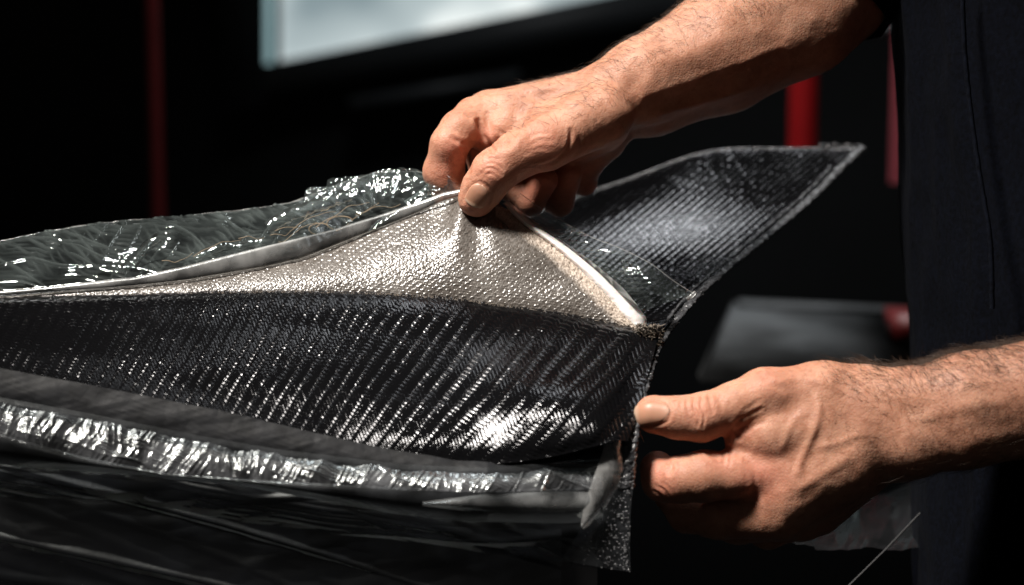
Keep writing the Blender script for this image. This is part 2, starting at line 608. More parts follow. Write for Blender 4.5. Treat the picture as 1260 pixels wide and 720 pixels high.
bench = empty('background_bench', W(P(1000, 470, 1500)), 'blurred grey bench behind the lower hand', 'bench')
slab('bench_top', [(905, 378, 1900), (1118, 388, 1900), (1140, 470, 1250), (862, 470, 1250)], 0.03, GREY, bench)
slab('back_rail', [(912, 372, 1890), (1116, 382, 1890), (1116, 390, 1890), (908, 380, 1890)], 0.02, GREY, bench)
slab('red_end_block', [(1100, 390, 1560), (1140, 390, 1560), (1140, 418, 1560), (1100, 418, 1560)], 0.05, REDDIM, bench)

# ------------------------------------------------------------------ the person: arms and hands from a smooth distance field
def smin(a, b, k):
    h = np.clip(0.5 + 0.5 * (b - a) / k, 0, 1)
    return b + (a - b) * h - k * h * (1 - h)


def cone(p, a, b, r1, r2):
    ba = (b - a).astype(np.float32)
    l2 = float((ba ** 2).sum()) + 1e-9
    x, y, z_ = p[0] - np.float32(a[0]), p[1] - np.float32(a[1]), p[2] - np.float32(a[2])
    t = np.clip((x * ba[0] + y * ba[1] + z_ * ba[2]) * np.float32(1 / l2), 0, 1)
    x -= t * ba[0]
    y -= t * ba[1]
    z_ -= t * ba[2]
    return np.sqrt(x * x + y * y + z_ * z_) - (np.float32(r1) + np.float32(r2 - r1) * t)


class Arm:
    def __init__(self, dz):
        self.dz = dz
        self.palm, self.fingers, self.chisel = [], [], []

    def pt(self, q):
        return P(q[0], q[1], q[2] + self.dz)

    def bone(self, a, b):
        """a, b = (px, py, z, radius)"""
        k = lambda q: q[3] * (1 + (q[2] + self.dz) / D0)
        return (self.pt(a), self.pt(b), k(a), k(b))

    def add_palm(self, *segs):
        for s in segs:
            self.palm += [self.bone(s[i], s[i + 1]) for i in range(len(s) - 1)]

    def add_finger(self, k, *joints):
        self.fingers.append((k, [self.bone(joints[i], joints[i + 1]) for i in range(len(joints) - 1)]))

    def field(self, p):
        """evaluated in spatial chunks, each against the bones near it only"""
        p = np.asarray(p, np.float32)
        if len(p) < 4000:
            return self._field(p, self.palm, self.fingers)
        key = np.floor(p / 48).astype(np.int64)
        key = (key[:, 0] * 1000 + key[:, 1]) * 1000 + key[:, 2]
        order = np.argsort(key, kind='stable')
        cuts = np.flatnonzero(np.diff(key[order])) + 1
        out = np.empty(len(p), np.float32)
        for ix in np.split(order, cuts):
            q = p[ix]
            c = (q.min(0) + q.max(0)) / 2
            rad = np.linalg.norm(q.max(0) - c)
            near = self._near(c, rad)
            out[ix] = self._field(q, *near)
        return out

    def _near(self, c, rad):
        allb = self.palm + [b for _, sg in self.fingers for b in sg]
        if getattr(self, 'cached', 0) != len(allb):
            self.cached = len(allb)
            self.A = np.array([b[0] for b in allb])
            self.BA = np.array([b[1] for b in allb]) - self.A
            self.R1 = np.array([b[2] for b in allb])
            self.R2 = np.array([b[3] for b in allb])
        pa = c - self.A
        t = np.clip((pa * self.BA).sum(1) / ((self.BA ** 2).sum(1) + 1e-9), 0, 1)
        d = np.linalg.norm(pa - t[:, None] * self.BA, axis=1) - self.R1 - (self.R2 - self.R1) * t
        keep = d < d.min() + 2 * rad + 40
        n0 = len(self.palm)
        palm = [b for b, q in zip(self.palm, keep) if q]
        fing = []
        for k, sg in self.fingers:
            fing.append((k, [b for b, q in zip(sg, keep[n0:]) if q]))
            n0 += len(sg)
        return palm, [q for q in fing if q[1]]

    def _field(self, p, palm, fingers):
        p = np.ascontiguousarray(np.asarray(p, np.float32).T)
        d = None
        for b in palm:
            e = cone(p, *b)
            d = e if d is None else smin(d, e, 15.0)
        fd = None
        for k, segs in fingers:
            e = None
            for b in segs:
                c = cone(p, *b)
                e = c if e is None else smin(e, c, k)
            fd = e if fd is None else smin(fd, e, 2.5)
        if fd is None or d is None:
            return d if fd is None else fd
        return smin(d, fd, 9.0)

    def mesh(self, h):
        allb = self.palm + [b for _, s in self.fingers for b in s]
        lo = np.min([np.minimum(b[0] - b[2], b[1] - b[3]) for b in allb], 0) - 12
        hi = np.max([np.maximum(b[0] + b[2], b[1] + b[3]) for b in allb], 0) + 12
        B = 6
        nb = np.ceil((hi - lo) / (h * B)).astype(int)
        n = nb * B
        ci = np.stack(np.meshgrid(*[np.arange(k) for k in nb], indexing='ij'), -1).reshape(-1, 3)
        cc = lo + (ci + 0.5) * B * h
        dc = self.field(cc)
        g = np.repeat(np.repeat(np.repeat(np.sign(dc).reshape(nb) * 50, B, 0), B, 1), B, 2).astype(np.float32)
        act = ci[np.abs(dc) < B * h * 1.05 + 3]
        off = np.stack(np.meshgrid(*[np.arange(B)] * 3, indexing='ij'), -1).reshape(-1, 3)
        for c in range(0, len(act), 1500):
            idx = (act[c:c + 1500, None] * B + off[None]).reshape(-1, 3)
            g[idx[:, 0], idx[:, 1], idx[:, 2]] = self.field(lo + idx * h)
        # surface nets
        s = g < 0
        cnt = np.zeros(n - 1, np.uint8)
        for dx in (0, 1):
            for dy in (0, 1):
                for dz in (0, 1):
                    cnt += s[dx:n[0] - 1 + dx, dy:n[1] - 1 + dy, dz:n[2] - 1 + dz]
        cells = np.argwhere((cnt > 0) & (cnt < 8))
        vid = np.full(n - 1, -1, np.int32)
        vid[cells[:, 0], cells[:, 1], cells[:, 2]] = np.arange(len(cells))
        acc = np.zeros((len(cells), 3))
        num = np.zeros(len(cells))
        for ax in range(3):
            o1, o2 = [a for a in range(3) if a != ax]
            for u in (0, 1):
                for w in (0, 1):
                    a = cells.copy()
                    a[:, o1] += u
                    a[:, o2] += w
                    b = a.copy()
                    b[:, ax] += 1
                    va, vb = g[tuple(a.T)], g[tuple(b.T)]
                    m = (va < 0) != (vb < 0)
                    t = np.where(m, va / np.where(m, va - vb, 1), 0)
                    pnt = a.astype(float)
                    pnt[:, ax] += t
                    acc[m] += pnt[m]
                    num[m] += 1
        v = lo + h * acc / num[:, None]
        quads = []
        for ax in range(3):
            o1, o2 = [(1, 2), (2, 0), (0, 1)][ax]
            sa = np.take(s, range(n[ax] - 1), ax)
            sb = np.take(s, range(1, n[ax]), ax)
            e = np.argwhere(sa != sb)
            e = e[(e[:, o1] > 0) & (e[:, o2] > 0) & (e[:, o1] < n[o1] - 1) & (e[:, o2] < n[o2] - 1)]
            flip = ~s[tuple(e.T)]
            q = []
            for u, w in ((1, 1), (0, 1), (0, 0), (1, 0)):
                c = e.copy()
                c[:, o1] -= u
                c[:, o2] -= w
                q.append(vid[tuple(c.T)])
            q = np.stack(q, 1)
            q[flip] = q[flip][:, ::-1]
            quads.append(q)
        f = np.concatenate(quads)
        f = f[(f >= 0).all(1)]
        # relax and snap back on the surface
        for it in range(2):
            c2 = np.bincount(f.ravel(), minlength=len(v))
            nx = np.roll(f, -1, 1).ravel()
            a2 = np.stack([np.bincount(f.ravel(), v[nx, k], len(v)) for k in range(3)], 1)
            v = v * 0.5 + 0.5 * a2 / c2[:, None]
            gr_ = self.grad(v)
            v -= gr_ * np.clip(self.field(v), -2, 2)[:, None]
        return v, f[:, ::-1]

    def grad(self, v, e=0.6):
        T = np.array([[1, -1, -1], [-1, -1, 1], [-1, 1, -1], [1, 1, 1.0]])
        g = sum(t * self.field(v + t * e)[:, None] for t in T)
        return g / (np.linalg.norm(g, axis=1, keepdims=True) + 1e-9)

    def surf_z(self, px, py, z0=-400, z1=400):
        """depth where the line of sight through a photo point first meets the skin"""
        zz = np.arange(z0, z1, 1.5)
        d = self.field(P(px, py, zz))
        i = np.argmax(d < 0)
        return zz[i]


def seg_dist(p, line):
    """2-D distance of points to polyline"""
    best = np.full(len(p), 1e9)
    for a, b in zip(line[:-1], line[1:]):
        a, b = np.asarray(a, float), np.asarray(b, float)
        ba = b - a
        t = np.clip(((p - a) @ ba) / (ba @ ba + 1e-9), 0, 1)
        best = np.minimum(best, np.linalg.norm(p - a - t[:, None] * ba, axis=1))
    return best


def sculpt(v, nrm, strokes, zmax):
    """push the skin in (depth > 0) along curved lines, with soft raised lips; strokes: (line, depth, width)"""
    k = 1 + v[:, 2] / D0
    scr = np.stack([v[:, 0] / k + 630, 360 - v[:, 1] / k], 1)
    front = np.clip(-nrm[:, 2] * 2.0, 0, 1) * (v[:, 2] < zmax)
    out = np.zeros(len(v))
    for line, depth, width in strokes:
        line = np.asarray(line, float)
        if len(line) > 2:
            line = cr(line, np.linspace(0, 1, len(line) * 4))
        lo, hi = line.min(0) - 5 * width, line.max(0) + 5 * width
        m = np.where(((scr > lo) & (scr < hi)).all(1) & (front > 0))[0]
        if not len(m):
            continue
        d = seg_dist(scr[m], line) / width
        ends = np.minimum(np.linalg.norm(scr[m] - line[0], axis=1), np.linalg.norm(scr[m] - line[-1], axis=1)) / (2.2 * width)
        fade = np.clip(0.25 + ends, 0, 1)
        if depth > 0:
            prof = -np.exp(-d ** 2) + 0.30 * np.exp(-((d - 2.0) / 0.9) ** 2)
        else:
            prof = -np.exp(-d ** 2)
        out[m] += depth * prof * fade * front[m]
    return v + nrm * out[:, None]


def paint(v, spots, zmax):
    k = 1 + v[:, 2] / D0
    scr = np.stack([v[:, 0] / k + 630, 360 - v[:, 1] / k], 1)
    r = np.zeros(len(v))
    for x, y, rad, amt in spots:
        r = np.maximum(r, amt * np.exp(-(((scr - (x, y)) ** 2).sum(1)) / rad ** 2) * (v[:, 2] < zmax))
    return r


# ---- upper arm in the picture: the person's right hand pinching the peel ply
RA = Arm(92)
RA.add_palm(
    [(736, 118, 48, 34), (583, 145, 46, 24)],
    [(740, 116, 78, 34), (600, 138, 92, 25)],
    [(745, 126, 106, 32), (624, 148, 130, 23)],
    [(750, 140, 124, 28), (655, 165, 160, 20)],
    [(738, 150, 40, 38), (690, 172, 70, 36)],
    [(735, 165, 90, 38), (705, 195, 105, 34)],
    [(742, 140, 8, 38), (672, 176, -18, 33)],            # thenar and thumb metacarpal
    [(700, 150, 10, 30), (632, 162, 24, 20), (598, 170, 30, 17)],
    [(640, 150, 36, 22), (590, 158, 40, 20)],            # web between thumb and index
    [(752, 112, 40, 40), (790, 101, 50, 52), (885, 58, 85, 68), (985, 16, 125, 74), (1030, -10, 140, 66)],
    [(765, 130, 92, 42), (800, 118, 100, 48), (890, 80, 125, 58), (985, 30, 150, 62)],
    [(1020, -5, 140, 64), (1048, -60, 165, 72)],
)
RA.add_finger(7, (668, 178, -20, 32), (638, 190, -30, 29), (608, 212, -32, 27.5), (594, 232, -26, 25.5), (586, 245, -22, 22.5))
RA.add_finger(7, (583, 145, 46, 24), (566, 160, 18, 24), (553, 178, 10, 23), (546, 212, 26, 24.5), (556, 238, 32, 22), (572, 252, 30, 19))
RA.add_finger(6, (600, 138, 92, 25), (588, 172, 72, 23), (600, 208, 74, 22), (652, 246, 66, 19), (670, 222, 44, 16.5))
RA.add_finger(6, (624, 148, 130, 23), (650, 204, 122, 20), (688, 248, 90, 18), (700, 215, 62, 16))
RA.add_finger(6, (655, 165, 160, 20), (690, 198, 146, 18), (718, 224, 116, 16), (726, 196, 92, 15))
H = 1.85
rv, rf = RA.mesh(H)
rn = RA.grad(rv)
R_STROKES = [
    ([(702, 160), (702, 172), (696, 186), (684, 197), (668, 205)], 1.9, 2.3),
    ([(714, 168), (712, 184), (704, 196)], 0.7, 2.4),
    ([(721, 152), (728, 166), (731, 178)], 0.6, 2.5),
    ([(588, 150), (593, 164), (602, 178), (607, 186)], 3.0, 3.0),
    ([(574, 141), (586, 149), (594, 160)], 1.2, 2.4),
    ([(600, 142), (601, 152), (606, 162)], 1.0, 3.0),
    ([(570, 180), (575, 190), (577, 203), (575, 213)], 2.6, 2.8),
    ([(556, 170), (566, 175), (575, 176), (594, 180)], 1.6, 2.6),
    ([(545, 160), (553, 158), (563, 163)], 0.7, 2.2),
    ([(641, 140), (634, 150), (626, 162), (622, 172)], 4.5, 8.0),
    ([(612, 160), (620, 166), (622, 174)], 1.2, 2.6),
    ([(593, 206), (601, 201), (611, 202), (619, 209)], 0.8, 1.9),
    ([(592, 212), (600, 207), (610, 209), (617, 215)], 1.0, 1.9),
    ([(595, 218), (603, 213), (611, 215)], 0.6, 1.8),
    ([(598, 197), (606, 195), (615, 198)], 0.5, 1.9),
    ([(648, 172), (660, 165), (676, 164)], 0.5, 2.2),
    ([(652, 180), (664, 173), (680, 172)], 0.45, 2.2),
    ([(646, 190), (660, 183), (678, 184)], 0.4, 2.2),
    ([(600, 118), (640, 112), (690, 104)], -1.6, 6),
    ([(612, 128), (650, 128), (706, 122)], -1.4, 6),
    ([(690, 118), (715, 132), (735, 150)], -1.0, 4),
    ([(640, 118), (668, 121), (700, 116)], 1.2, 7),
    ([(786, 88), (780, 102), (772, 122)], 2.4, 9),
    ([(800, 76), (850, 66), (905, 38)], -2.0, 12),
    ([(800, 128), (850, 112), (905, 92), (960, 70)], 2.6, 6),
    ([(805, 140), (860, 128), (920, 108)], -2.6, 5),
    ([(930, 40), (962, 26), (1000, 24)], 5.0, 22),
    ([(570, 249), (573, 238), (581, 228), (590, 224), (599, 229), (604, 238), (601, 250), (596, 258)], 1.0, 2.0),
    ([(585, 219), (594, 214), (603, 214), (612, 219)], 0.5, 1.7),
]
rv = sculpt(rv, rn, R_STROKES, 92 + 150)
lump = fbm(rv / 26.0, 3, 3)
rv = rv + rn * (lump * 0.55)[:, None]
fine = noise(rv / 5.0, 9)
rv = rv + rn * (fine * 0.12)[:, None]
rred = paint(rv, [(560, 190, 26, 0.75), (548, 212, 24, 0.6), (605, 208, 22, 0.55), (582, 258, 22, 0.55), (672, 182, 30, 0.5), (596, 170, 20, 0.6), (560, 132, 20, 0.35), (672, 232, 40, 0.9), (700, 230, 40, 0.9)], 400)

# ---- lower arm in the picture: the person's left hand holding the flange
LA = Arm(-112)
LA.add_palm(
    [(1070, 508, 10, 42), (945, 580, -4, 30)],
    [(1075, 525, 4, 42), (960, 634, 4, 30)],
    [(1080, 540, 8, 42), (985, 640, 28, 26)],
    [(1085, 550, 20, 40), (1010, 632, 40, 26)],
    [(1060, 492, 18, 44), (1012, 486, 8, 39), (940, 487, -2, 33)],
    [(1005, 525, 0, 44), (945, 536, -4, 35), (912, 540, -6, 21)],
    [(1030, 560, 2, 46), (975, 592, -4, 38)],
    [(1035, 572, 8, 48), (962, 612, 4, 38), (925, 612, 6, 24)],
    [(1060, 505, 8, 48), (1108, 501, 8, 46), (1190, 492, 4, 56), (1300, 475, -4, 63)],
    [(1070, 530, 6, 48), (1112, 543, 2, 46), (1190, 524, 4, 50), (1300, 497, 8, 62)],
)
LA.add_finger(8, (944, 486, -4, 33), (905, 500, -10, 29), (862, 514, -14, 29), (836, 514, -14, 25.5), (804, 510, -10, 23.5))
LA.add_finger(7, (945, 580, -4, 30), (905, 584, -8, 29.5), (866, 586, -9, 31), (838, 590, -4, 28), (817, 590, 8, 27), (809, 577, 30, 22))
LA.add_finger(7, (960, 634, 4, 30), (884, 636, 26, 27), (846, 630, 48, 25), (826, 610, 74, 21))
LA.add_finger(7, (985, 640, 40, 25), (908, 645, 62, 24), (872, 638, 84, 22), (854, 612, 104, 19))
LA.add_finger(7, (1010, 632, 66, 24), (945, 655, 76, 20), (915, 645, 92, 18), (900, 622, 105, 16))
lv, lf = LA.mesh(H)
ln = LA.grad(lv)
L_STROKES = [
    # thumb joint wrinkles
    ([(846, 489), (845, 498), (848, 508)], 1.0, 1.7),
    ([(854, 490), (854, 502), (860, 514), (859, 524)], 1.3, 1.8),
    ([(863, 487), (863, 500), (867, 512), (864, 526)], 1.2, 1.8),
    ([(872, 485), (874, 497), (877, 508)], 0.9, 1.9),
    ([(880, 484), (886, 494), (888, 506)], 0.6, 2.2),
    ([(838, 496), (838, 508), (842, 520)], 0.4, 1.7),
    # fold of skin round the nail
    ([(784, 494), (800, 491.5), (816, 493), (824, 500), (825, 510), (820, 519), (806, 523.5), (790, 523)], 1.1, 2.0),
    # web and base of thumb
    ([(896, 535), (908, 521), (920, 511), (936, 503)], 1.2, 2.4),
    ([(906, 521), (918, 505), (934, 494)], 0.8, 3.0),
    ([(910, 540), (908, 531), (914, 523)], 1.2, 2.4),
    ([(919, 532), (928, 524), (940, 520)], 0.8, 2.6),
    # index joints
    ([(868, 553), (874, 560), (884, 563)], 1.5, 2.2),
    ([(882, 552), (889, 560), (892, 570)], 1.0, 2.0),
    ([(893, 548), (899, 558), (898, 572)], 0.9, 2.0),
    ([(820, 566), (826, 573), (824, 582)], 1.6, 3.0),
    ([(803, 604), (811, 608), (817, 616)], 0.9, 1.8),
    ([(808, 598), (817, 603), (823, 612)], 0.9, 1.8),
    ([(815, 594), (823, 600), (829, 610)], 0.5, 1.8),
    ([(905, 570), (915, 580), (920, 592)], 0.8, 3.0),
    ([(918, 566), (927, 578), (930, 592)], 0.7, 3.0),
    # veins and tendons on the back of the hand
    ([(1006, 492), (1008, 508), (1002, 530), (992, 552), (984, 572), (980, 590)], -2.2, 5),
    ([(990, 505), (976, 520), (966, 540), (962, 556)], -1.3, 5),
    ([(1000, 552), (1030, 545), (1062, 532)], -1.3, 5),
    ([(975, 605), (1010, 585), (1050, 560)], -1.8, 7),
    ([(1016, 500), (1012, 525), (1004, 548), (996, 575)], 0.6, 6),
    ([(962, 590), (976, 612), (985, 625)], 0.7, 8),
    ([(1002, 628), (1012, 620), (1020, 608)], 0.6, 6),
    ([(955, 470), (985, 466), (1020, 470)], -1.2, 5),
    ([(938, 463), (950, 472), (966, 480)], 0.9, 4),
    ([(1098, 478), (1112, 490), (1120, 510)], 1.0, 4),
    ([(1090, 492), (1104, 506), (1112, 530)], 0.9, 4),
    ([(1130, 552), (1152, 556), (1175, 548)], 0.7, 9),
    ([(1120, 520), (1170, 505), (1250, 490)], -1.6, 10),
    ([(1160, 540), (1200, 528), (1260, 520)], 0.6, 8),
]
lv = sculpt(lv, ln, L_STROKES, 150)
lv = lv + ln * (fbm(lv / 26.0, 13, 3) * 0.55)[:, None] + ln * (noise(lv / 5.0, 19) * 0.12)[:, None]
lred = paint(lv, [(800, 512, 26, 0.45), (862, 508, 24, 0.35), (936, 588, 34, 0.75), (805, 575, 30, 0.7), (890, 562, 24, 0.5), (815, 605, 20, 0.6), (910, 530, 18, 0.5), (948, 465, 30, 0.25)], 400)

TC = (1430, 330, 230)                                    # trunk axis
PBASE = W(P(TC[0], 1500, TC[2]))
person = empty('person', PBASE, 'person in navy apron peeling cloth with bare hands and hairy forearms', 'person')
# trunk core under the clothes, so both arms belong to one body
th = np.linspace(0, 2 * math.pi, 33)[:-1]
ys = np.linspace(-520, 1500, 24)
core = []
for y in ys:
    k = 0.80 if y > -300 else 0.80 * max(0.15, 1 - (-300 - y) / 260)
    core.append([[ (TC[0] - 630) + 300 * k * math.cos(a), 360 - y, TC[2] + 430 * k * math.sin(a)] for a in th])
core = np.array(core)
cf = grid_faces(len(ys), 32, True)
up1 = tube(cr(np.array([RA.pt(q) for q in ((1030, -20, 148), (1075, -120, 190), (1190, -420, 330), (1290, -440, 330))]), np.linspace(0, 1, 14)), np.linspace(60, 95, 14), 24)
up2 = tube(cr(np.array([LA.pt(q) for q in ((1285, 484, 2), (1420, 462, 0), (1560, 430, -10), (1650, 100, 30), (1560, -350, 80))]), np.linspace(0, 1, 18)), np.linspace(66, 95, 18), 24)
bits = [(rv, rf), (lv, lf), (core.reshape(-1, 3), cf), up1, up2]
bv = np.concatenate([q[0] for q in bits])
bo = np.cumsum([0] + [len(q[0]) for q in bits])
bf = np.concatenate([q[1] + o_ for q, o_ in zip(bits, bo)])
body = mesh_obj('body', bv, bf, SKIN, person)
add_attr(body, 'red', np.concatenate([rred, lred, np.zeros(len(bv) - len(rv) - len(lv))]))


def nail(arm, c, tip, length, width, tilt, label):
    """curved plate resting on the thumb end; c centre and tip given as photo points"""
    zc = arm.surf_z(*c)
    ctr = P(c[0], c[1], zc)
    ax = P(tip[0], tip[1], zc) - ctr
    nn = arm.grad(ctr[None])[0] + np.array(tilt)
    nn /= np.linalg.norm(nn)
    ax -= nn * (ax @ nn)
    ax /= np.linalg.norm(ax)
    sd = np.cross(ax, nn)
    nu, nv = 25, 21
    u = np.repeat(np.linspace(-1, 1, nu), nv)
    sc = np.tile(np.linspace(-1, 1, nv), nu)
    # squarish free edge, round lunula end
    ww = np.where(u < 0, (1 - np.abs(u) ** 2.6) ** 0.5, (1 - np.abs(u) ** 5.5) ** 0.42)
    ww = np.maximum(ww, 0.02) * (0.93 + 0.07 * u)
    q = ctr + ax * (u * length / 2)[:, None] + sd * (sc * ww * width / 2)[:, None] + nn * 14
    for _ in range(30):
        d = arm.field(q)
        q = q - nn * np.where(d > 0.1, d * 0.7, 0)[:, None]
    verts = q + nn * (0.45 - 1.0 * np.abs(sc) ** 4 - 1.1 * np.clip(-u, 0, 1) ** 4 + 0.35 * np.clip(u - 0.5, 0, 1))[:, None]
    along = (u + 1) / 2
    o = mesh_obj('thumbnail', verts, grid_faces(nu, nv), NAIL, person)
    add_attr(o, 'along', along)
    sol = o.modifiers.new('thickness', 'SOLIDIFY')
    sol.thickness = 0.0004
    sol.offset = -1
    o['label'] = label


nail(RA, (587, 241), (577, 262), 31, 27, (0, 0, -0.25), 'short pale thumbnail of the hand pinching the cloth')
nail(LA, (801, 507), (776, 508), 44, 26, (0, 0.15, -0.2), 'short pale thumbnail of the hand holding the panel edge')


# ---- fine arm hair
def hairs(v, nrm, mask, count, direction, lmin, lmax, seed):
    r = np.random.default_rng(seed)
    idx = r.choice(np.where(mask)[0], count)
    p = v[idx] + r.normal(0, 0.8, (count, 3))
    p = v[idx]
    n = nrm[idx]
    d = np.asarray(direction, float)
    t = d - n * (n @ d)[:, None]
    t /= np.linalg.norm(t, axis=1, keepdims=True) + 1e-9
    sw = np.cross(n, t)
    L = r.uniform(lmin, lmax, count)
    a = noise(p / 30.0, seed) * 1.2 + r.normal(0, 0.45, count)
    t = t * np.cos(a)[:, None] + sw * np.sin(a)[:, None]
    lift = r.uniform(0.12, 0.75, count)
    curl = r.normal(0, 0.35, count)
    K = 5
    pts = []
    for k in range(K):
        s = k / (K - 1)
        pts.append(p + L[:, None] * (t * s + n * (lift * s * (1.15 - 0.8 * s))[:, None] + sw * (curl * s * s)[:, None]))
    pts = np.stack(pts, 1)
    rad = np.array([0.145, 0.14, 0.12, 0.08, 0.02])
    tt = np.gradient(pts, axis=1)
    tt /= np.linalg.norm(tt, axis=-1, keepdims=True) + 1e-9
    a1 = np.cross(tt, np.array([0.3, 0.2, 1.0]))
    a1 /= np.linalg.norm(a1, axis=-1, keepdims=True) + 1e-9
    b1 = np.cross(tt, a1)
    ring = np.stack([a1 * math.cos(q) + b1 * math.sin(q) for q in (0, 2.094, 4.189)], 2)
    vv = pts[:, :, None] + ring * rad[None, :, None, None]
    base = (np.arange(count) * K * 3)[:, None, None]
    gi = np.arange(K * 3).reshape(K, 3)
    fq = np.stack([gi[:-1], np.roll(gi, -1, 1)[:-1], np.roll(gi, -1, 1)[1:], gi[1:]], -1).reshape(-1, 4)
    return vv.reshape(-1, 3), (fq[None] + base).reshape(-1, 4)


def scr_of(v):
    k = 1 + v[:, 2] / D0
    return v[:, 0] / k + 630, 360 - v[:, 1] / k


sx, sy = scr_of(rv)
m1 = (sx > 600) & (sx < 1010) & (rn[:, 1] > 0.15) & (rng.random(len(rv)) < np.clip((sx - 590) / 200, 0.05, 1)) & (sy < 175 - 0.12 * (sx - 600))
h1 = hairs(rv, rn, m1, 2200, (-1, 0.35, 0), 10, 24, 21)
sx, sy = scr_of(lv)
m2 = (sx > 1010) & (sx < 1300) & (rng.random(len(lv)) < np.clip((sx - 1000) / 120, 0.04, 1)) & ((ln[:, 1] > 0.25) | (rng.random(len(lv)) < 0.25))
h2 = hairs(lv, ln, m2, 3000, (-0.7, 0.6, 0.1), 10, 30, 22)
m3 = (sx > 1055) & (sx < 1290) & (ln[:, 1] > 0.55) & (ln[:, 2] > -0.25)
h3 = hairs(lv, ln, m3, 900, (-0.6, 0.5, 0.2), 16, 38, 23)
sx, sy = scr_of(rv)
m4 = (sx > 640) & (sx < 880) & (rn[:, 1] > 0.5) & (rn[:, 2] > -0.3) & (sy < 120)
h4 = hairs(rv, rn, m4, 500, (-0.8, 0.5, 0.1), 9, 20, 24)
hs = [h1, h2, h3, h4]
hofs = np.cumsum([0] + [len(q[0]) for q in hs])
ho = mesh_obj('arm_hair', np.concatenate([q[0] for q in hs]), np.concatenate([q[1] + k for q, k in zip(hs, hofs)]), HAIR, person)
ho['kind'] = 'stuff'


# ---- clothes: apron over a dark top, rolled sleeves
def trunk(name, off, y0, y1, a0, a1, mat, seed, amp):
    nr, nc = 170, 150
    y = np.linspace(y0, y1, nr)[:, None]
    a = np.linspace(a0, a1, nc)[None]
    front = np.interp(y, [-520, -300, 0, 100, 230, 400, 600, 720, 1100, 1500], [1230, 1120, 1108, 1113, 1121, 1136, 1141, 1141, 1150, 1150])
    rx = (TC[0] - front) * (1 + TC[2] / D0) + off
    cx = TC[0]
    sh = np.interp(y, [-520, -300, -150], [0.55, 0.95, 1.0])
    x = (cx - 630) * (1 + TC[2] / D0) + rx * np.cos(a) * sh
    zz = TC[2] + (430 + off) * np.sin(a) * sh
    Y = (360 - y) * (1 + TC[2] / D0) + 0 * a
    g = np.stack([x, Y, zz], -1)
    pn = np.stack([np.broadcast_to(a * 2.6, x.shape), np.broadcast_to(y / 420, x.shape)], -1)
    fold = ridged(pn, seed, 3) * amp + fbm(pn * 3, seed + 9, 3) * amp * 0.3
    g = g + np.stack([np.cos(a) * fold, 0 * fold, np.sin(a) * fold], -1)
    return mesh_obj(name, g, grid_faces(nr, nc), mat, person)


trunk('shirt', -14, -520, 760, 0, 2 * math.pi, NAVY, 41, 5)
ap = trunk('apron', 0, -260, 1350, math.pi * 0.52, math.pi * 1.46, NAVY, 47, 14)
# raised stitched seam running down the apron
sl = cr(np.array([(1183, -40), (1187, 60), (1196, 150), (1208, 230), (1219, 300), (1221, 380)], float), np.linspace(0, 1, 80))
zs = []
for q in sl:
    xx = np.clip((TC[0] - q[0]) / 315, -1, 1)
    zs.append(TC[2] - 434 * math.sqrt(max(0, 1 - xx * xx)) - 3)
tw = np.linspace(-1, 1, 7)[None]
sz = np.array(zs)[:, None]
sg = P(sl[:, 0:1] + 3.2 * tw + 0.7 * noise(sl / 9.0, 3)[:, None], sl[:, 1:2] + 0 * tw, sz - 2.5 * (1 - tw ** 4) + 4 * tw ** 4)
mesh_obj('apron_seam', sg, grid_faces(len(sl), 7), SEAM, person)


def sleeve(arm, path, rads, seed):
    c = np.array([arm.pt(q) for q in path])
    t = np.linspace(0, 1, 60)
    cp = cr(c, t)
    rr = cr(np.array(rads, float), t)
    v, f = tube(cp, rr, 48)
    v3 = v.reshape(60, 48, 3)
    ctr = cp[:, None]
    n = v3 - ctr
    n /= np.linalg.norm(n, axis=-1, keepdims=True)
    v3 = v3 + n * (ridged(v3 / 90.0, seed, 3) * 6)[..., None]
    o = mesh_obj('sleeve', v3, f, NAVY, person)


sleeve(RA, [(1014, 2, 136), (1042, -52, 154), (1090, -150, 200), (1200, -440, 330)], [86, 94, 112, 130], 5)
sleeve(LA, [(1500, 445, -8), (1560, 420, -10), (1650, 100, 30), (1700, -350, 80)], [98, 104, 120, 130], 6)


# ------------------------------------------------------------------ the carbon panel
def weave(a, b):
    """2x2 twill: a, b tow coordinates -> height 0..1 and mask of weft-on-top"""
    ia, ib = np.floor(a).astype(int), np.floor(b).astype(int)
    fa, fb = a - ia, b - ib
    ph = (ia + ib) % 4
    weft = ph < 2
    s_w = (np.where(ph == 0, fa, fa + 1)) / 2              # along a weft float
    s_v = (np.where(ph == 2, fb, fb + 1)) / 2              # along a warp float
    cross = np.where(weft, 1 - (2 * fb - 1) ** 2, 1 - (2 * fa - 1) ** 2)
    arch = np.sin(math.pi * np.where(weft, s_w, s_v))
    # every float of tow a little different
    fa_ = np.where(weft, ia - ph, ia)
    fb_ = np.where(weft, ib, ib - (ph - 2))
    rnd = (hash3(fa_, fb_, fa_ * 0 + weft, 77) & 1023) / 1023.0
    rnd2 = (hash3(fa_, fb_, fa_ * 0 + 5, 78) & 1023) / 1023.0 - 0.5
    tilt = rnd2 * 0.35 * np.where(weft, fb - 0.5, fa - 0.5)
    return (0.42 + 0.26 * rnd) * np.sqrt(np.clip(cross, 0, 1)) + np.where(weft, 0.30 + 0.35 * rnd, 0.06 + 0.12 * rnd) * arch - np.where(weft, 0, 0.06) + tilt, weft


def net(cols, nu, nv, ut=None):
    """cols: list of columns of (px,py,z); returns grid nv x nu in camera units plus photo coords"""
    n = np.array(cols, float)                              # C,R,3
    u = np.linspace(0, 1, nu) if ut is None else ut
    g = cr(n, u, 0)
    g = cr(g, np.linspace(0, 1, nv), 1)                    # nu,nv,3
    g = np.swapaxes(g, 0, 1)
    return P(g[..., 0], g[..., 1], g[..., 2]), g


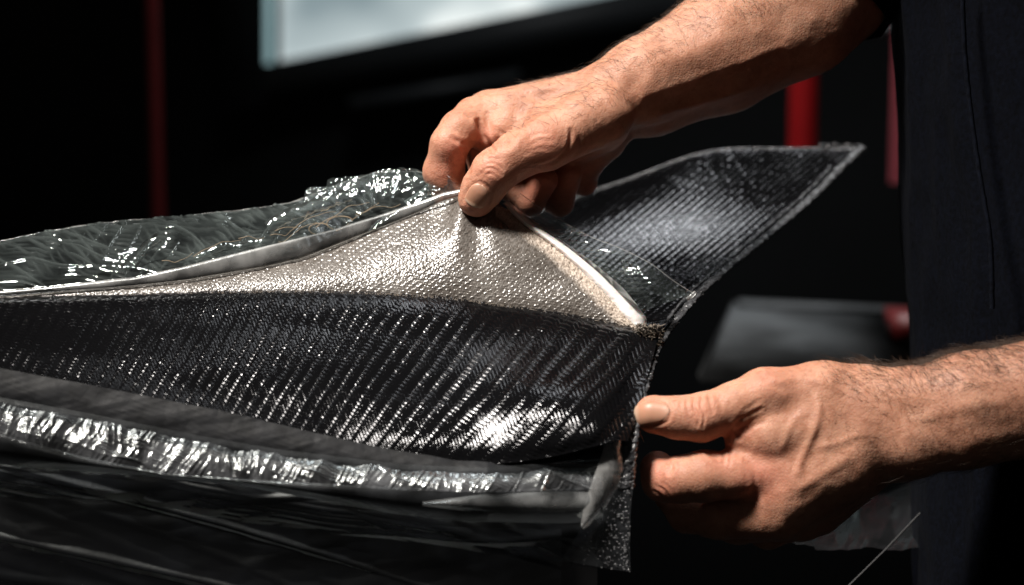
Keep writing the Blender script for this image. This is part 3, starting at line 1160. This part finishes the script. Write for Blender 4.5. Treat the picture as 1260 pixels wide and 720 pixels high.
panel = empty('carbon_panel', W(P(760, 640, -60)), 'large black carbon fibre weave panel with raised corner under the hands', 'panel')

BOT = [(-70, 448), (0, 463), (165, 494), (289, 519), (413, 547), (495, 563), (560, 571), (616, 571), (675, 563), (729, 550), (752, 540)]
TOPL = [(-70, 371), (0, 367), (100, 363), (200, 361), (320, 358), (400, 358), (480, 360), (560, 366), (640, 378), (700, 387), (760, 399), (803, 409)]
ZB = -165.0
cols = []
for x in (-70, 60, 180, 300, 420, 520, 600, 670, 725):
    yb = float(curve_at(BOT, x)[0])
    xt = x + np.interp(x, [0, 500, 725], [0, 15, 42])
    yt = float(curve_at(TOPL, xt)[0])
    col = []
    for t, zf in ((0, 0.0), (0.14, np.interp(x, [380, 520], [0.125, 0.07])), (0.42, 0.345), (0.72, 0.65), (1.0, 1.0)):
        col.append((x + (xt - x) * t, yb + (yt - yb) * t, ZB + (30 - ZB) * zf))
    col.append((xt + 10, yt + 10, 120))
    cols.append(col)
cols.append([(757, 543, -158), (765, 520, -130), (776, 480, -76), (783, 440, -24), (783, 406, 28), (800, 398, 110)])
cols.append([(772, 543, -150), (782, 516, -122), (795, 470, -66), (805, 435, -14), (812, 410, 36), (832, 392, 112)])
g, q = net(cols, 1350, 430)
q = q.copy()
q[..., 2] -= 46 * np.exp(-((q[..., 0] - 682) / 88) ** 2 - ((q[..., 1] - 490) / 55) ** 2)      # slight swell near the corner
g = P(q[..., 0], q[..., 1], q[..., 2])
px, py = q[..., 0], q[..., 1]
# tow pitch grows towards the right, as the cloth turns to the viewer
xs = np.linspace(-90, 860, 400)
pit = np.interp(xs, [-90, 200, 450, 620, 760, 860], [3.1, 3.5, 3.8, 4.8, 5.6, 5.6])
acum = np.concatenate([[0], np.cumsum(np.diff(xs) / pit[1:])])
wob = noise(np.stack([px / 120, py / 60], -1), 5)
a = np.interp(px - 0.30 * (py - 450) + 1.4 * wob, xs, acum)
b = (py + 0.9 * noise(np.stack([px / 90, py / 50], -1), 6)) / np.interp(px, [0, 450, 760], [4.0, 4.5, 5.2])
hgt, weft = weave(a, b)
nrm = grid_normals(g)
loc = np.clip(0.8 + 0.6 * noise(np.stack([px / 50, py / 30], -1), 8), 0.3, 1.3) * (1 - 0.6 * np.exp(-((px - 590) / 45) ** 2 - ((py - 535) / 30) ** 2))
g2 = g + nrm * (hgt * 1.25 * loc + 0.8 * fbm(np.stack([px / 60, py / 40], -1), 31, 2))[..., None]
du = np.gradient(g, axis=1)
dv = np.gradient(g, axis=0)
fib = np.where(weft[..., None], du / np.linalg.norm(du, axis=-1, keepdims=True), dv / np.linalg.norm(dv, axis=-1, keepdims=True))
fib = fib[..., 0:1] * RIGHT + fib[..., 1:2] * UP + fib[..., 2:3] * FWD
o = mesh_obj('woven_face', g2, grid_faces(*g.shape[:2]), CARBON, panel)
add_attr(o, 'fibre', fib.reshape(-1, 3))
o['kind'] = 'stuff'

# raised far wing
wcols = [
    [(430, 420, 110), (440, 410, 250), (450, 390, 380), (470, 360, 520), (520, 320, 660)],
    [(560, 416, 110), (575, 392, 250), (600, 350, 380), (640, 296, 520), (680, 254, 660)],
    [(660, 412, 110), (685, 378, 240), (712, 328, 370), (748, 262, 500), (775, 220, 650)],
    [(740, 406, 110), (765, 366, 230), (800, 318, 360), (845, 248, 480), (872, 187, 650)],
    [(800, 400, 110), (828, 358, 215), (878, 312, 340), (940, 250, 460), (975, 183, 640)],
    [(834, 394, 110), (868, 356, 200), (928, 306, 330), (998, 246, 480), (1060, 184, 620)],
]
g, q = net(wcols, 900, 400)
px, py = q[..., 0], q[..., 1]
a = (px + 0.35 * py) / 2.9
b = (py + 0.12 * px) / 2.9
hgt, weft = weave(a, b)
nrm = grid_normals(g)
g2 = g + nrm * (hgt * 1.1)[..., None]
du = np.gradient(g, axis=1)
dv = np.gradient(g, axis=0)
fib = np.where(weft[..., None], du / np.linalg.norm(du, axis=-1, keepdims=True), dv / np.linalg.norm(dv, axis=-1, keepdims=True))
fib = fib[..., 0:1] * RIGHT + fib[..., 1:2] * UP + fib[..., 2:3] * FWD
o = mesh_obj('far_wing', g2, grid_faces(*g.shape[:2]), CARBON_FAR, panel)
add_attr(o, 'fibre', fib.reshape(-1, 3))
o['kind'] = 'stuff'

tl = np.array([c_[-1] for c_ in wcols], float)
tc_ = cr(tl, np.linspace(0, 1, 160))
v, f = tube(P(tc_[:, 0], tc_[:, 1], tc_[:, 2]), 2.0, 8)
mesh_obj('wing_rim', v, f, RESIN, panel)

# crusted flange down the right edge: thick irregular strip
FL = np.array([(1068, 180, 622, 12), (1041, 206, 566, 13), (1002, 245, 476, 13), (932, 305, 326, 13), (873, 354, 196, 12), (839, 392, 106, 11), (816, 426, 20, 11), (801, 470, -66, 14), (791, 515, -122, 17), (785, 552, -146, 20), (781, 600, -150, 24)], float)


def strip(name, path, mat, parent, n, m, thick, amp, seed, taper=0.0, scale=7.0):
    """closed strip: path rows of (px,py,z,width), width measured to the left"""
    c = cr(path, np.linspace(0, 1, n))
    s = np.linspace(-1, 1, m)
    top, botm = [], []
    px = c[:, None, 0] + (s[None] - 1) * 0.5 * c[:, None, 3]
    py = c[:, None, 1] + 0 * px + (s[None] - 1) * taper * c[:, None, 3]
    zz = c[:, None, 2] + 0 * px - thick * (1 - s[None] ** 4)
    front = P(px, py, zz)
    back = P(px[:, ::-1], py[:, ::-1], c[:, None, 2] + thick * 0.6 * (1 - s[None] ** 4))
    ring = np.concatenate([front, back[:, 1:-1]], 1)
    d = np.stack([noise(ring / scale, seed + k) + 0.6 * noise(ring / (scale * 0.4), seed + 5 + k) for k in range(3)], -1)
    ring = ring + d * amp
    return mesh_obj(name, ring, grid_faces(n, ring.shape[1], True), mat, parent)


strip('edge_flange', FL, RESIN, panel, 420, 9, 4, 2.4, 61)
# a second raw lip behind it
FL2 = FL.copy()
FL2[:, 0] -= FL[:, 3] + 3
FL2[:, 1] -= 1
FL2[:, 3] = 4
strip('edge_lip', FL2[1:8], RESIN, panel, 260, 6, 2, 1.6, 71)
# top crumbs at the raised corner
for k in range(9):
    x0, y0 = 1016 + k * 5.5 + random.uniform(-2, 2), 181 + random.uniform(-3, 3) + 0.10 * (k - 4)
    pts = [(x0 + random.uniform(-3, 3) * j, y0 + random.uniform(-2.5, 2.5) * j, 630) for j in range(4)]
    v, f = tube(np.array([P(*q_) for q_ in pts]) + 0.01 * np.arange(4)[:, None], [2.4, 2.6, 2.0, 0.6], 6)
    mesh_obj('resin_crumb', v, f, RESIN, panel)

# black mould the panel still sits on
mould = empty('black_mould', W(P(400, 900, -40)), 'black mould under the carbon panel, draped with film', 'mould')
xs = np.linspace(-90, 735, 120)
yb = curve_at(BOT + [(790, 536)], xs)[:, 0]
rows = [np.stack([xs, yb + dy, np.full_like(xs, zz)], -1) for dy, zz in ((4, ZB + 40), (14, ZB + 44), (60, ZB + 50), (200, ZB + 60), (420, ZB + 70), (430, 200), (420, 500))]
rows = np.array(rows)
mesh_obj('mould_side', P(rows[..., 0], rows[..., 1], rows[..., 2]), grid_faces(7, 120), BLACK, mould)

# ------------------------------------------------------------------ peel ply lifted by the hand
ply = empty('peel_ply', W(P(560, 366, 30)), 'beige woven peel ply sheet pulled up off the carbon weave', 'cloth')
RIDGE = [(-70, 367), (0, 364.5), (82, 358.5), (165, 352), (230, 345), (289, 335), (330, 328), (371, 319), (412, 303), (454, 286), (490, 272), (516, 261), (545, 247), (575, 240), (600, 244), (625, 258), (650, 274), (700, 311), (738, 346), (772, 384), (790, 402), (803, 408)]
LEAN = [(-70, 1.0), (0, 1.0), (300, 1.0), (371, 1.0), (450, 0.9), (516, 0.72), (570, 0.50), (620, 0.55), (700, 0.6), (803, 0.5)]
nu, nv = 1350, 240
xs = np.linspace(-70, 803, nu)
yp = smooth1(curve_at(TOPL, xs)[:, 0], 30) + 1.2
yr = smooth1(curve_at(RIDGE, xs)[:, 0], 22)
hh = np.maximum(yp - yr, 0.3)
lean = smooth1(curve_at(LEAN, xs)[:, 0], 60)


def ridge_pt(x):
    return np.interp(x, xs, yr), 28 + np.interp(x, xs, hh * lean)


t = np.linspace(0, 1, nv)[:, None]
py = yp + (yr - yp) * t
zz = 28 + hh * lean * (t ** 1.15) - 10 * np.sin(math.pi * t) * np.clip(hh / 80, 0, 1)
px = np.broadcast_to(xs, py.shape)
# creases radiating from the pinch
ang = np.arctan2(px - 578, py - 205)
rad = np.hypot(px - 578, py - 205)
zz = zz + 4.6 * np.sin(ang * 9 + 0.6 + 0.8 * np.sin(ang * 4)) * np.exp(-((rad - 60) / 50) ** 2) + 5.0 * noise(np.stack([px / 110, py / 60], -1), 15)
g = P(px, py, zz)
nrm = grid_normals(g)
# plain weave print, diagonal like the twill it left, plus broken fibres
a = (px * 0.93 + 0.42 * (py - 300) + 1.5 * noise(np.stack([px / 30, py / 30], -1), 44)) / 3.0
b = (py + 0.16 * (px - 500) + 1.2 * noise(np.stack([px / 35, py / 25], -1), 45)) / 2.3
hgt, weft = weave(a, b)
nap = np.clip(1 - np.abs((px - np.interp(py, [262, 311, 346, 384, 402], [622, 682, 722, 758, 776])) / 19), 0, 1) * (px > 610) * (py > 255)
nap = np.clip(nap * 1.5 + 0.35 * noise(np.stack([px / 9, py / 9], -1), 4) * (nap > 0), 0, 1)
left = np.clip((300 - px) / 200, 0, 1)
fz = noise(np.stack([px / 2.4, py / 2.4], -1), 17)
fz2 = noise(np.stack([(px + py) / 6.5, (px - py) / 2.2], -1), 27)
g2 = g + nrm * (hgt * 0.7 * (1 - nap) + fz * (0.35 + 0.5 * nap) + fz2 * (0.35 + 1.1 * nap))[..., None]
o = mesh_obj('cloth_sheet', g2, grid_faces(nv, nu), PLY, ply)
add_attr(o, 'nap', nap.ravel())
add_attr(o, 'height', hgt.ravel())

# white rolled bead along the right-hand edge of the cloth
bi = np.array([(618, 250), (634, 267), (658, 288), (694, 318), (729, 351), (760, 386), (772, 399)], float)
bo_ = np.array([(626, 248), (648, 266), (690, 295), (732, 326), (768, 357), (792, 386), (797, 400)], float)
nb_, mb_ = 200, 24
cI, cO = cr(bi, np.linspace(0, 1, nb_)), cr(bo_, np.linspace(0, 1, nb_))
tb = np.linspace(0, 1, mb_)[None]
bxy = cI[:, None] + (cO - cI)[:, None] * tb[..., None]
wid = np.linalg.norm(cO - cI, axis=1)[:, None]
zb = np.array([ridge_pt(x)[1] for x in cI[:, 0]])[:, None] - 2 - wid * 0.42 * np.sin(math.pi * tb) ** 0.8 + 10 * tb ** 3
bg_ = P(bxy[..., 0], bxy[..., 1], zb)
bn = grid_normals(bg_)
sc2 = np.stack([bxy[..., 0] / 7, bxy[..., 1] / 7], -1)
bg_ = bg_ + bn * (0.5 * noise(sc2, 83) + 0.9 * noise(sc2 * 2.5, 84) * (1 - tb) ** 1.5 + 1.2 * noise(np.stack([np.broadcast_to(np.linspace(0, 9, nb_)[:, None], zb.shape), tb * 2 + 0 * zb], -1), 85))[..., None]
mesh_obj('white_bead', bg_, grid_faces(nb_, mb_), WHITE, ply)
# frayed fibre ends along the peel line
fr_v, fr_f, nfr = [], [], 0
for k in range(520):
    x = random.uniform(150, 800)
    y = float(np.interp(x, xs, yp)) + random.uniform(-1, 2)
    dx, dy = random.gauss(0, 3), random.uniform(1.0, 6.0)
    pts = P([x, x + dx * 0.4, x + dx], [y, y + dy * 0.6, y + dy], [24, 21, 22])
    v, f = tube(pts, [0.5, 0.45, 0.15], 4)
    fr_v.append(v)
    fr_f.append(f + nfr)
    nfr += len(v)
o = mesh_obj('frayed_fibres', np.concatenate(fr_v), np.concatenate(fr_f), TUFT, ply)
o['kind'] = 'stuff'
# ragged tuft at the right end of the cloth
tv, tf, nt = [], [], 0
for k in range(260):
    x, y = random.uniform(782, 814), random.uniform(398, 424)
    dx, dy = random.gauss(2, 3), random.gauss(2, 3)
    v, f = tube(P([x, x + dx * 0.5, x + dx], [y, y + dy * 0.5 + 1, y + dy], [22, 12 + random.uniform(-6, 4), 18]), [0.7, 0.6, 0.3], 4)
    tv.append(v)
    tf.append(f + nt)
    nt += len(v)
o = mesh_obj('ragged_end', np.concatenate(tv), np.concatenate(tf), TUFT, ply)
o['kind'] = 'stuff'


# ------------------------------------------------------------------ clear vacuum film above the cloth
def film_grid(px, py, zz, name, mat, parent, amp, sc, seed, stretch=(1, 1), fine=0.6, pin=True, smooth=1.0, turn=0.0, streak=0.0, ridge=0.0, lwp=1.3):
    g = P(px, py, zz)
    n = grid_normals(g)
    ct, st_ = math.cos(turn), math.sin(turn)
    pp = np.stack([(px * ct - py * st_) / sc * stretch[0], (px * st_ + py * ct) / sc * stretch[1]], -1)
    wq = np.stack([noise(pp * 0.6, seed + 50), noise(pp * 0.6, seed + 51)], -1)
    fc, ln_ = facets(pp + 0.15 * wq, seed, 6 if ridge else 8, grow=1.5 if ridge else 1.38, lw=lwp / sc if ridge else 0.016)
    d = fbm(pp * 0.5 + 0.4 * wq, seed, 2) * amp * 0.5 * smooth + fc * amp * fine * 1.6 + ridge * ln_
    if streak:
        ps = np.stack([pp[..., 0] * 1.6, pp[..., 1] * 4.5], -1) + 0.5 * wq
        d = d + streak * ridged(ps, seed + 90, 3) * np.clip(0.5 + 1.6 * noise(pp * 0.6, seed + 95), 0, 1.4)
    if pin:
        rr = np.linspace(0, 1, px.shape[0])[:, None]
        d = d * np.clip(rr * 5, 0.1, 1)
    o = mesh_obj(name, g + n * d[..., None], grid_faces(*px.shape), mat, parent)
    add_attr(o, 'crease', ln_.ravel())
    return o


film = empty('vacuum_film', W(P(300, 330, 60)), 'crinkled clear vacuum film hanging behind the raised peel ply', 'film')
UPE = [(-70, 365), (0, 359), (82, 351), (165, 342), (230, 328), (289, 313), (330, 303), (371, 293), (412, 283), (454, 270), (490, 258), (516, 249), (545, 238), (575, 232)]
SIL = [(-70, 304), (0, 296), (60, 285), (120, 275), (180, 270), (250, 264), (320, 257), (365, 250), (390, 241), (430, 226), (470, 214), (500, 211), (530, 212), (560, 214), (575, 222)]
nu, nv = 1000, 220
fx = np.linspace(-70, 568, nu)
ue = smooth1(curve_at(UPE, fx)[:, 0], 12)
si = smooth1(curve_at(SIL, fx)[:, 0], 5) + 1.6 * noise(np.stack([fx / 22, fx * 0], -1), 3) + 0.5 * noise(np.stack([fx / 7, fx * 0], -1), 33)
z0 = np.array([ridge_pt(x)[1] for x in fx]) - 2
dep = np.interp(fx, [-70, 300, 430, 500, 540, 570], [135, 135, 120, 85, 12, -4])
t = np.linspace(0, 1, nv)[:, None]
tt = np.clip(t / 0.72, 0, 1)
bk = np.clip((t - 0.72) / 0.28, 0, 1)
py = ue + (si - ue) * tt ** 0.92 + bk ** 1.2 * np.interp(fx, [-70, 430, 540, 570], [60, 60, 4, 2])
zz = z0 + dep * 0.8 * tt ** 1.15 + bk * np.interp(fx, [-70, 430, 540, 570], [150, 120, 4, 2])
px = np.broadcast_to(fx, py.shape) + (tt * -14 * np.clip((fx - 200) / 300, 0, 1))
film_grid(px, py, zz, 'film_sheet', FILM, film, 3.2, 34, 101, (0.7, 1.1), 0.5, turn=0.62, streak=0.5, ridge=4.5, smooth=0.7)
k72 = int(nv * 0.72)
v, f = tube(P(px[k72], py[k72] - 0.4, zz[k72] - 1), 0.55 + 0.25 * noise(np.stack([fx / 12, fx * 0], -1), 8), 5)
mesh_obj('film_hem', v, f, FILM_EDGE, film)

# folded milky margin between cloth and film
t = np.linspace(-1, 1, 14)[:, None]
lo = np.array([ridge_pt(x)[0] for x in fx])
mid = (ue + lo) / 2
hw = (lo - ue) / 2 + 1.0
py = mid + hw * t
zz = z0 - 2 - 5 * np.sqrt(np.clip(1 - t ** 2, 0, 1)) + 0 * mid
px = np.broadcast_to(fx, py.shape)
film_grid(px, py, zz, 'folded_margin', FILM_EDGE, film, 0.9, 30, 121, (0.5, 1), 0.6, False)

# torn, crumpled tabs standing above the film
for (x0, x1, yb_, yt_, s_) in ((372, 402, 258, 228, 1), (398, 440, 246, 216, 2), (428, 470, 240, 214, 3), (455, 512, 230, 206, 4), (470, 520, 236, 214, 5)):
    n1, n2 = 60, 40
    u = np.linspace(0, 1, n1)[None]
    t = np.linspace(0, 1, n2)[:, None]
    topy = yt_ + 7 * np.abs(noise(np.stack([u[0] * 5, u[0] * 0 + s_], -1), 140)) + 10 * (np.abs(u[0] - 0.55) ** 1.5)
    px = x0 + (x1 - x0) * (u + 0.12 * t) + 0 * t
    base = yb_ - (x1 - x0) * 0.35 * (u - 0.5)
    py = base + (topy[None] - 0 - base) * t
    zb = np.interp((x0 + x1) / 2, fx, z0) + 45
    film_grid(px, py, zb + 10 * t + 0 * u, 'torn_tab', FILM, film, 3.0, 20, 150 + s_, fine=0.5, ridge=2.5)

# shiny crushed folds lying in the film
for k, (pts, wd) in enumerate((([(330, 282), (352, 268), (380, 256), (410, 246), (430, 240)], 15), ([(240, 320), (262, 308), (290, 304), (325, 297)], 11), ([(150, 332), (168, 318), (180, 304), (196, 292)], 11), ([(455, 292), (470, 276), (492, 264)], 11), ([(500, 252), (520, 238), (530, 228)], 8))):
    c = cr(np.array(pts, float), np.linspace(0, 1, 70))
    t = np.linspace(-1, 1, 22)[:, None]
    px = c[None, :, 0] + t * wd * 0.3
    py = c[None, :, 1] + t * wd * 0.55
    zb = np.array([np.interp(x, fx, z0) for x in c[:, 0]]) + 6
    film_grid(px, py, zb[None] + 6 * t ** 2, 'crushed_fold', FILM, film, 2.6, 13, 170 + k, (1, 1), 0.6, False, ridge=1.0)

# tan fibres caught under the film
for k in range(10):
    x = random.uniform(300, 470) if k < 7 else random.uniform(160, 300)
    y = float(np.interp(x, fx, ue)) - random.uniform(3, 14)
    L = random.uniform(25, 70)
    pts = np.array([(x + L * s, y - L * s * 0.42 - 6 * math.sin(s * 3 + k) + random.uniform(-2, 2), np.interp(min(x + L * s, 520), fx, z0) + 3) for s in np.linspace(0, 1, 6)])
    c = cr(pts, np.linspace(0, 1, 24))
    v, f = tube(P(c[:, 0], c[:, 1], c[:, 2]), np.linspace(0.6, 0.3, 24), 5)
    mesh_obj('loose_thread', v, f, THREAD, film)
# loops of thread
for k, (cx_, cy_, r_) in enumerate(((392, 279, 9), (418, 272, 12))):
    th_ = np.linspace(0, 4.6, 30)
    v, f = tube(P(cx_ + r_ * np.cos(th_) * 1.3, cy_ - r_ * 0.6 * np.sin(th_) + th_, np.interp(cx_, fx, z0) + 2 + th_), 0.8, 5)
    mesh_obj('loose_thread', v, f, THREAD, film)

# right-hand flap of film beyond the white bead
inn = np.array([(622, 248), (648, 268), (678, 288), (706, 308), (736, 334), (764, 362), (782, 378), (792, 383)], float)
outr = np.array([(640, 238), (668, 258), (692, 272), (726, 291), (764, 306), (800, 324), (828, 345), (853, 361)], float)
n1, n2 = 240, 90
ci, co = cr(inn, np.linspace(0, 1, n1)), cr(outr, np.linspace(0, 1, n1))
t = np.linspace(0, 1, n2)[:, None]
px = ci[:, 0] + (co[:, 0] - ci[:, 0]) * t
py = ci[:, 1] + (co[:, 1] - ci[:, 1]) * t + 1.2 * noise(np.stack([co[:, 0] / 8, co[:, 0] * 0], -1), 7)[None] * t
zi = np.array([ridge_pt(x)[1] for x in ci[:, 0]])
zz = zi + 14 * t + 10 * np.sin(math.pi * t)
flap = empty('film_flap', W(P(795, 385, 40)), 'clear film flap sticking out beyond the white bead, above the panel corner', 'film')
film_grid(px, py, zz, 'film_sheet', FILM, flap, 3.2, 40, 201, (1, 1), 0.5, ridge=2.2)
v, f = tube(P(co[:, 0], co[:, 1], zi + 13), 0.5, 5)
mesh_obj('film_hem', v, f, FILM_EDGE, flap)
n1 = 60
u = np.linspace(0, 1, n1)[None]
t = np.linspace(0, 1, 30)[:, None]
film_grid(764 + 22 * u + 4 * t, 320 + 18 * t + 8 * u * (1 - t), np.full((30, n1), float(ridge_pt(740)[1]) + 2), 'crushed_fold', FILM, flap, 4, 9, 210, (1, 1), 1.0, False)
v, f = tube(P([845, 852, 856], [368, 364, 360], [50, 48, 50]), [3, 4, 3], 6)
mesh_obj('sealed_tip', v, f, FILM_EDGE, flap)

# ------------------------------------------------------------------ film and waste cloth wrapped round the lower edge
skirt = empty('lower_film', W(P(380, 700, -130)), 'grey vacuum film wrapped and hanging along the lower edge of panel', 'film')
WETPLY = mat_plain('wet_margin_cloth', (0.010, 0.0105, 0.012), 0.55, 0.5, 90, 0.0006, Specular_IOR_Level=0.22)
XR = 742
bx = np.linspace(-80, XR, 820)
yb0 = smooth1(curve_at(BOT, bx)[:, 0], 10) - np.interp(bx, [300, 520, 600], [10, 7, 2])
yA = smooth1(curve_at([(-80, 484), (0, 497), (100, 515), (165, 528), (250, 545), (350, 562), (500, 580), (600, 584), (742, 572)], bx)[:, 0], 20)
yB = smooth1(curve_at([(-80, 520), (0, 535), (100, 562), (200, 582), (350, 594), (500, 601), (600, 604), (742, 600)], bx)[:, 0], 20)
yC = smooth1(curve_at([(-80, 560), (0, 572), (150, 584), (300, 598), (480, 632), (560, 642), (700, 645), (742, 640)], bx)[:, 0], 20)
yD = smooth1(curve_at([(-80, 606), (160, 616), (300, 642), (520, 670), (690, 692), (742, 700)], bx)[:, 0], 20)


def band(name, y0, y1, za, zb_, bulge, mat, amp, sc, seed, n2, stretch=(1, 1), x1=None, pin=False, fine=0.6, ridge=0.0, turn=0.0, lwp=1.3):
    m = slice(None) if x1 is None else slice(0, int(np.searchsorted(bx, x1)))
    t = np.linspace(0, 1, n2)[:, None]
    py = y0[m] + (y1[m] - y0[m]) * t
    zz = za + (zb_ - za) * t - bulge * np.sin(math.pi * t) + 0 * py + (ZB + 118) * np.interp(bx[m], [600, 742], [1, 0.25])
    px = np.broadcast_to(bx[m], py.shape)
    return film_grid(px, py, zz, name, mat, skirt, amp, sc, seed, stretch, fine, pin, ridge=ridge, turn=turn, lwp=lwp)


band('margin_cloth', yb0, yA + 4, -121, -132, 3, WETPLY, 2.0, 26, 301, 60, (0.5, 1.4))
band('crumpled_roll', yA, yB + 2, -132, -152, 5, FILM_CRUMPLE, 4.0, 26, 311, 90, (0.9, 1.0), None, False, 0.7, 2.8, 0.0, 1.8)
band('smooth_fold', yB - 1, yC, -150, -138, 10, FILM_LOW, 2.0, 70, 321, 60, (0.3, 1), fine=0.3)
mS = (bx > 520) & (bx < 728)
tS = np.linspace(0, 1, 40)[:, None]
taper_ = np.interp(bx[mS], [520, 600, 700, 728], [0.15, 0.8, 1.0, 0.9])
film_grid(np.broadcast_to(bx[mS], (40, mS.sum())), 620 - 16 * taper_ + (32 * taper_) * tS, -178 + 26 * np.interp(bx[mS], [520, 728], [0, 1]) - 7 * np.sin(math.pi * tS), 'pale_strip', FILM_EDGE, skirt, 1.4, 60, 327, (0.3, 1), 0.3, False)
band('upper_fold', yA - 8, yA + 10, -136, -138, 4, FILM_LOW, 1.2, 50, 325, 24, (0.3, 1))
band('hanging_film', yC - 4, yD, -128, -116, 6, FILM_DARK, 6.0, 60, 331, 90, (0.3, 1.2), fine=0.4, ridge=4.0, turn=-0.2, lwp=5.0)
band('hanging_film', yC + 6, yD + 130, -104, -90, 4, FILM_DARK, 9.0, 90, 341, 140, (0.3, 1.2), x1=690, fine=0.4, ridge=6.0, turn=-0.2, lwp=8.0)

# corner: hanging sparkly film strip and the folded tab
corner = empty('corner_film', W(P(740, 690, -112)), 'glittery film tail hanging at the panel corner beside the lower hand', 'film')
lp = np.array([(756, 540, -138), (742, 590, -146), (722, 636, -148), (704, 668, -146), (690, 690, -142)], float)
rp = np.array([(783, 556, -146), (780, 590, -152), (776, 630, -152), (775, 670, -150), (776, 704, -148)], float)
n1, n2 = 170, 90
cl_, cR = cr(lp, np.linspace(0, 1, n1)), cr(rp, np.linspace(0, 1, n1))
t = np.linspace(0, 1, n2)[None]
gg = cl_[:, None] + (cR - cl_)[:, None] * t[..., None]
film_grid(gg[..., 0], gg[..., 1], gg[..., 2], 'film_tail', FILM_LOW, corner, 3.0, 26, 401, (1, 1), 0.8, False)
tab_l = np.array([(746, 542, -150), (736, 572, -164), (724, 606, -170), (716, 636, -168), (714, 646, -164)], float)
tab_r = np.array([(768, 541, -140), (768, 572, -152), (757, 604, -158), (738, 634, -160), (718, 652, -160)], float)
cl_, cR = cr(tab_l, np.linspace(0, 1, 110)), cr(tab_r, np.linspace(0, 1, 110))
t = np.linspace(0, 1, 36)[None]
gg = cl_[:, None] + (cR - cl_)[:, None] * t[..., None]
gg[..., 2] -= 5 * np.sin(math.pi * t)
film_grid(gg[..., 0], gg[..., 1], gg[..., 2], 'folded_tab', FILM_EDGE, corner, 1.4, 24, 411, (1, 1), 0.8, False)

# hardened resin droplets glinting on the tail and along the flange
dv_, df_, nd_ = [], [], 0
octa = np.array([[1, 0, 0], [-1, 0, 0], [0, 1, 0], [0, -1, 0], [0, 0, 1], [0, 0, -1.0]])
octf = np.array([[0, 2, 4], [2, 1, 4], [1, 3, 4], [3, 0, 4], [2, 0, 5], [1, 2, 5], [3, 1, 5], [0, 3, 5]])
cl_, cR = cr(lp, np.linspace(0, 1, 60)), cr(rp, np.linspace(0, 1, 60))
fl_ = cr(FL, np.linspace(0, 1, 300))
for k in range(520):
    if k < 330:
        i_ = random.randrange(60)
        u_ = 1 - abs(random.gauss(0, 0.35))
        p_ = cl_[i_] + (cR[i_] - cl_[i_]) * min(max(u_, 0), 1) + np.array([0, 0, -3])
    else:
        q_ = fl_[random.randrange(300)]
        p_ = np.array([q_[0] - random.uniform(0, q_[3]), q_[1] + random.uniform(-2, 2), q_[2] - 4])
    r_ = random.uniform(0.5, 1.3)
    dv_.append(P(*p_) + octa * r_ * np.array([random.uniform(0.7, 1.5), random.uniform(0.6, 1.2), 0.8]))
    df_.append(octf + nd_)
    nd_ += 6
DROP = mat_plain('resin_droplet', (0.16, 0.16, 0.165), 0.12, 0.4, 200)
o = mesh_obj('resin_droplets', np.concatenate(dv_), np.concatenate(df_), DROP, corner)
o['kind'] = 'stuff'

# ------------------------------------------------------------------ things below and behind the lower hand
sheet = empty('plastic_sheet', W(P(1070, 680, 320)), 'crumpled dark plastic sheet lying behind the lower hand', 'plastic sheet')
u = np.linspace(0, 1, 120)[None]
t = np.linspace(0, 1, 80)[:, None]
px = 960 + 182 * u + 20 * t * (1 - u)
py = 664 - 76 * u * 0.9 * (1 - t) - 8 * (1 - t) + 10 * t
film_grid(px + 0 * t, py, 240 + 260 * (1 - t) + 0 * u, 'sheet', FILM_SHEET, sheet, 8, 60, 501, (1, 1), 1, False)
rod = empty('thin_rod', W(P(1040, 730, 180)), 'thin grey rod slanting below the lower wrist', 'rod')
v, f = tube(P([1030, 1090, 1141], [735, 676, 622], [180, 200, 220]), 1.3, 8)
mesh_obj('rod', v, f, mat_plain('dull_steel', (0.007, 0.007, 0.008), 0.6, 0.4, 60), rod)
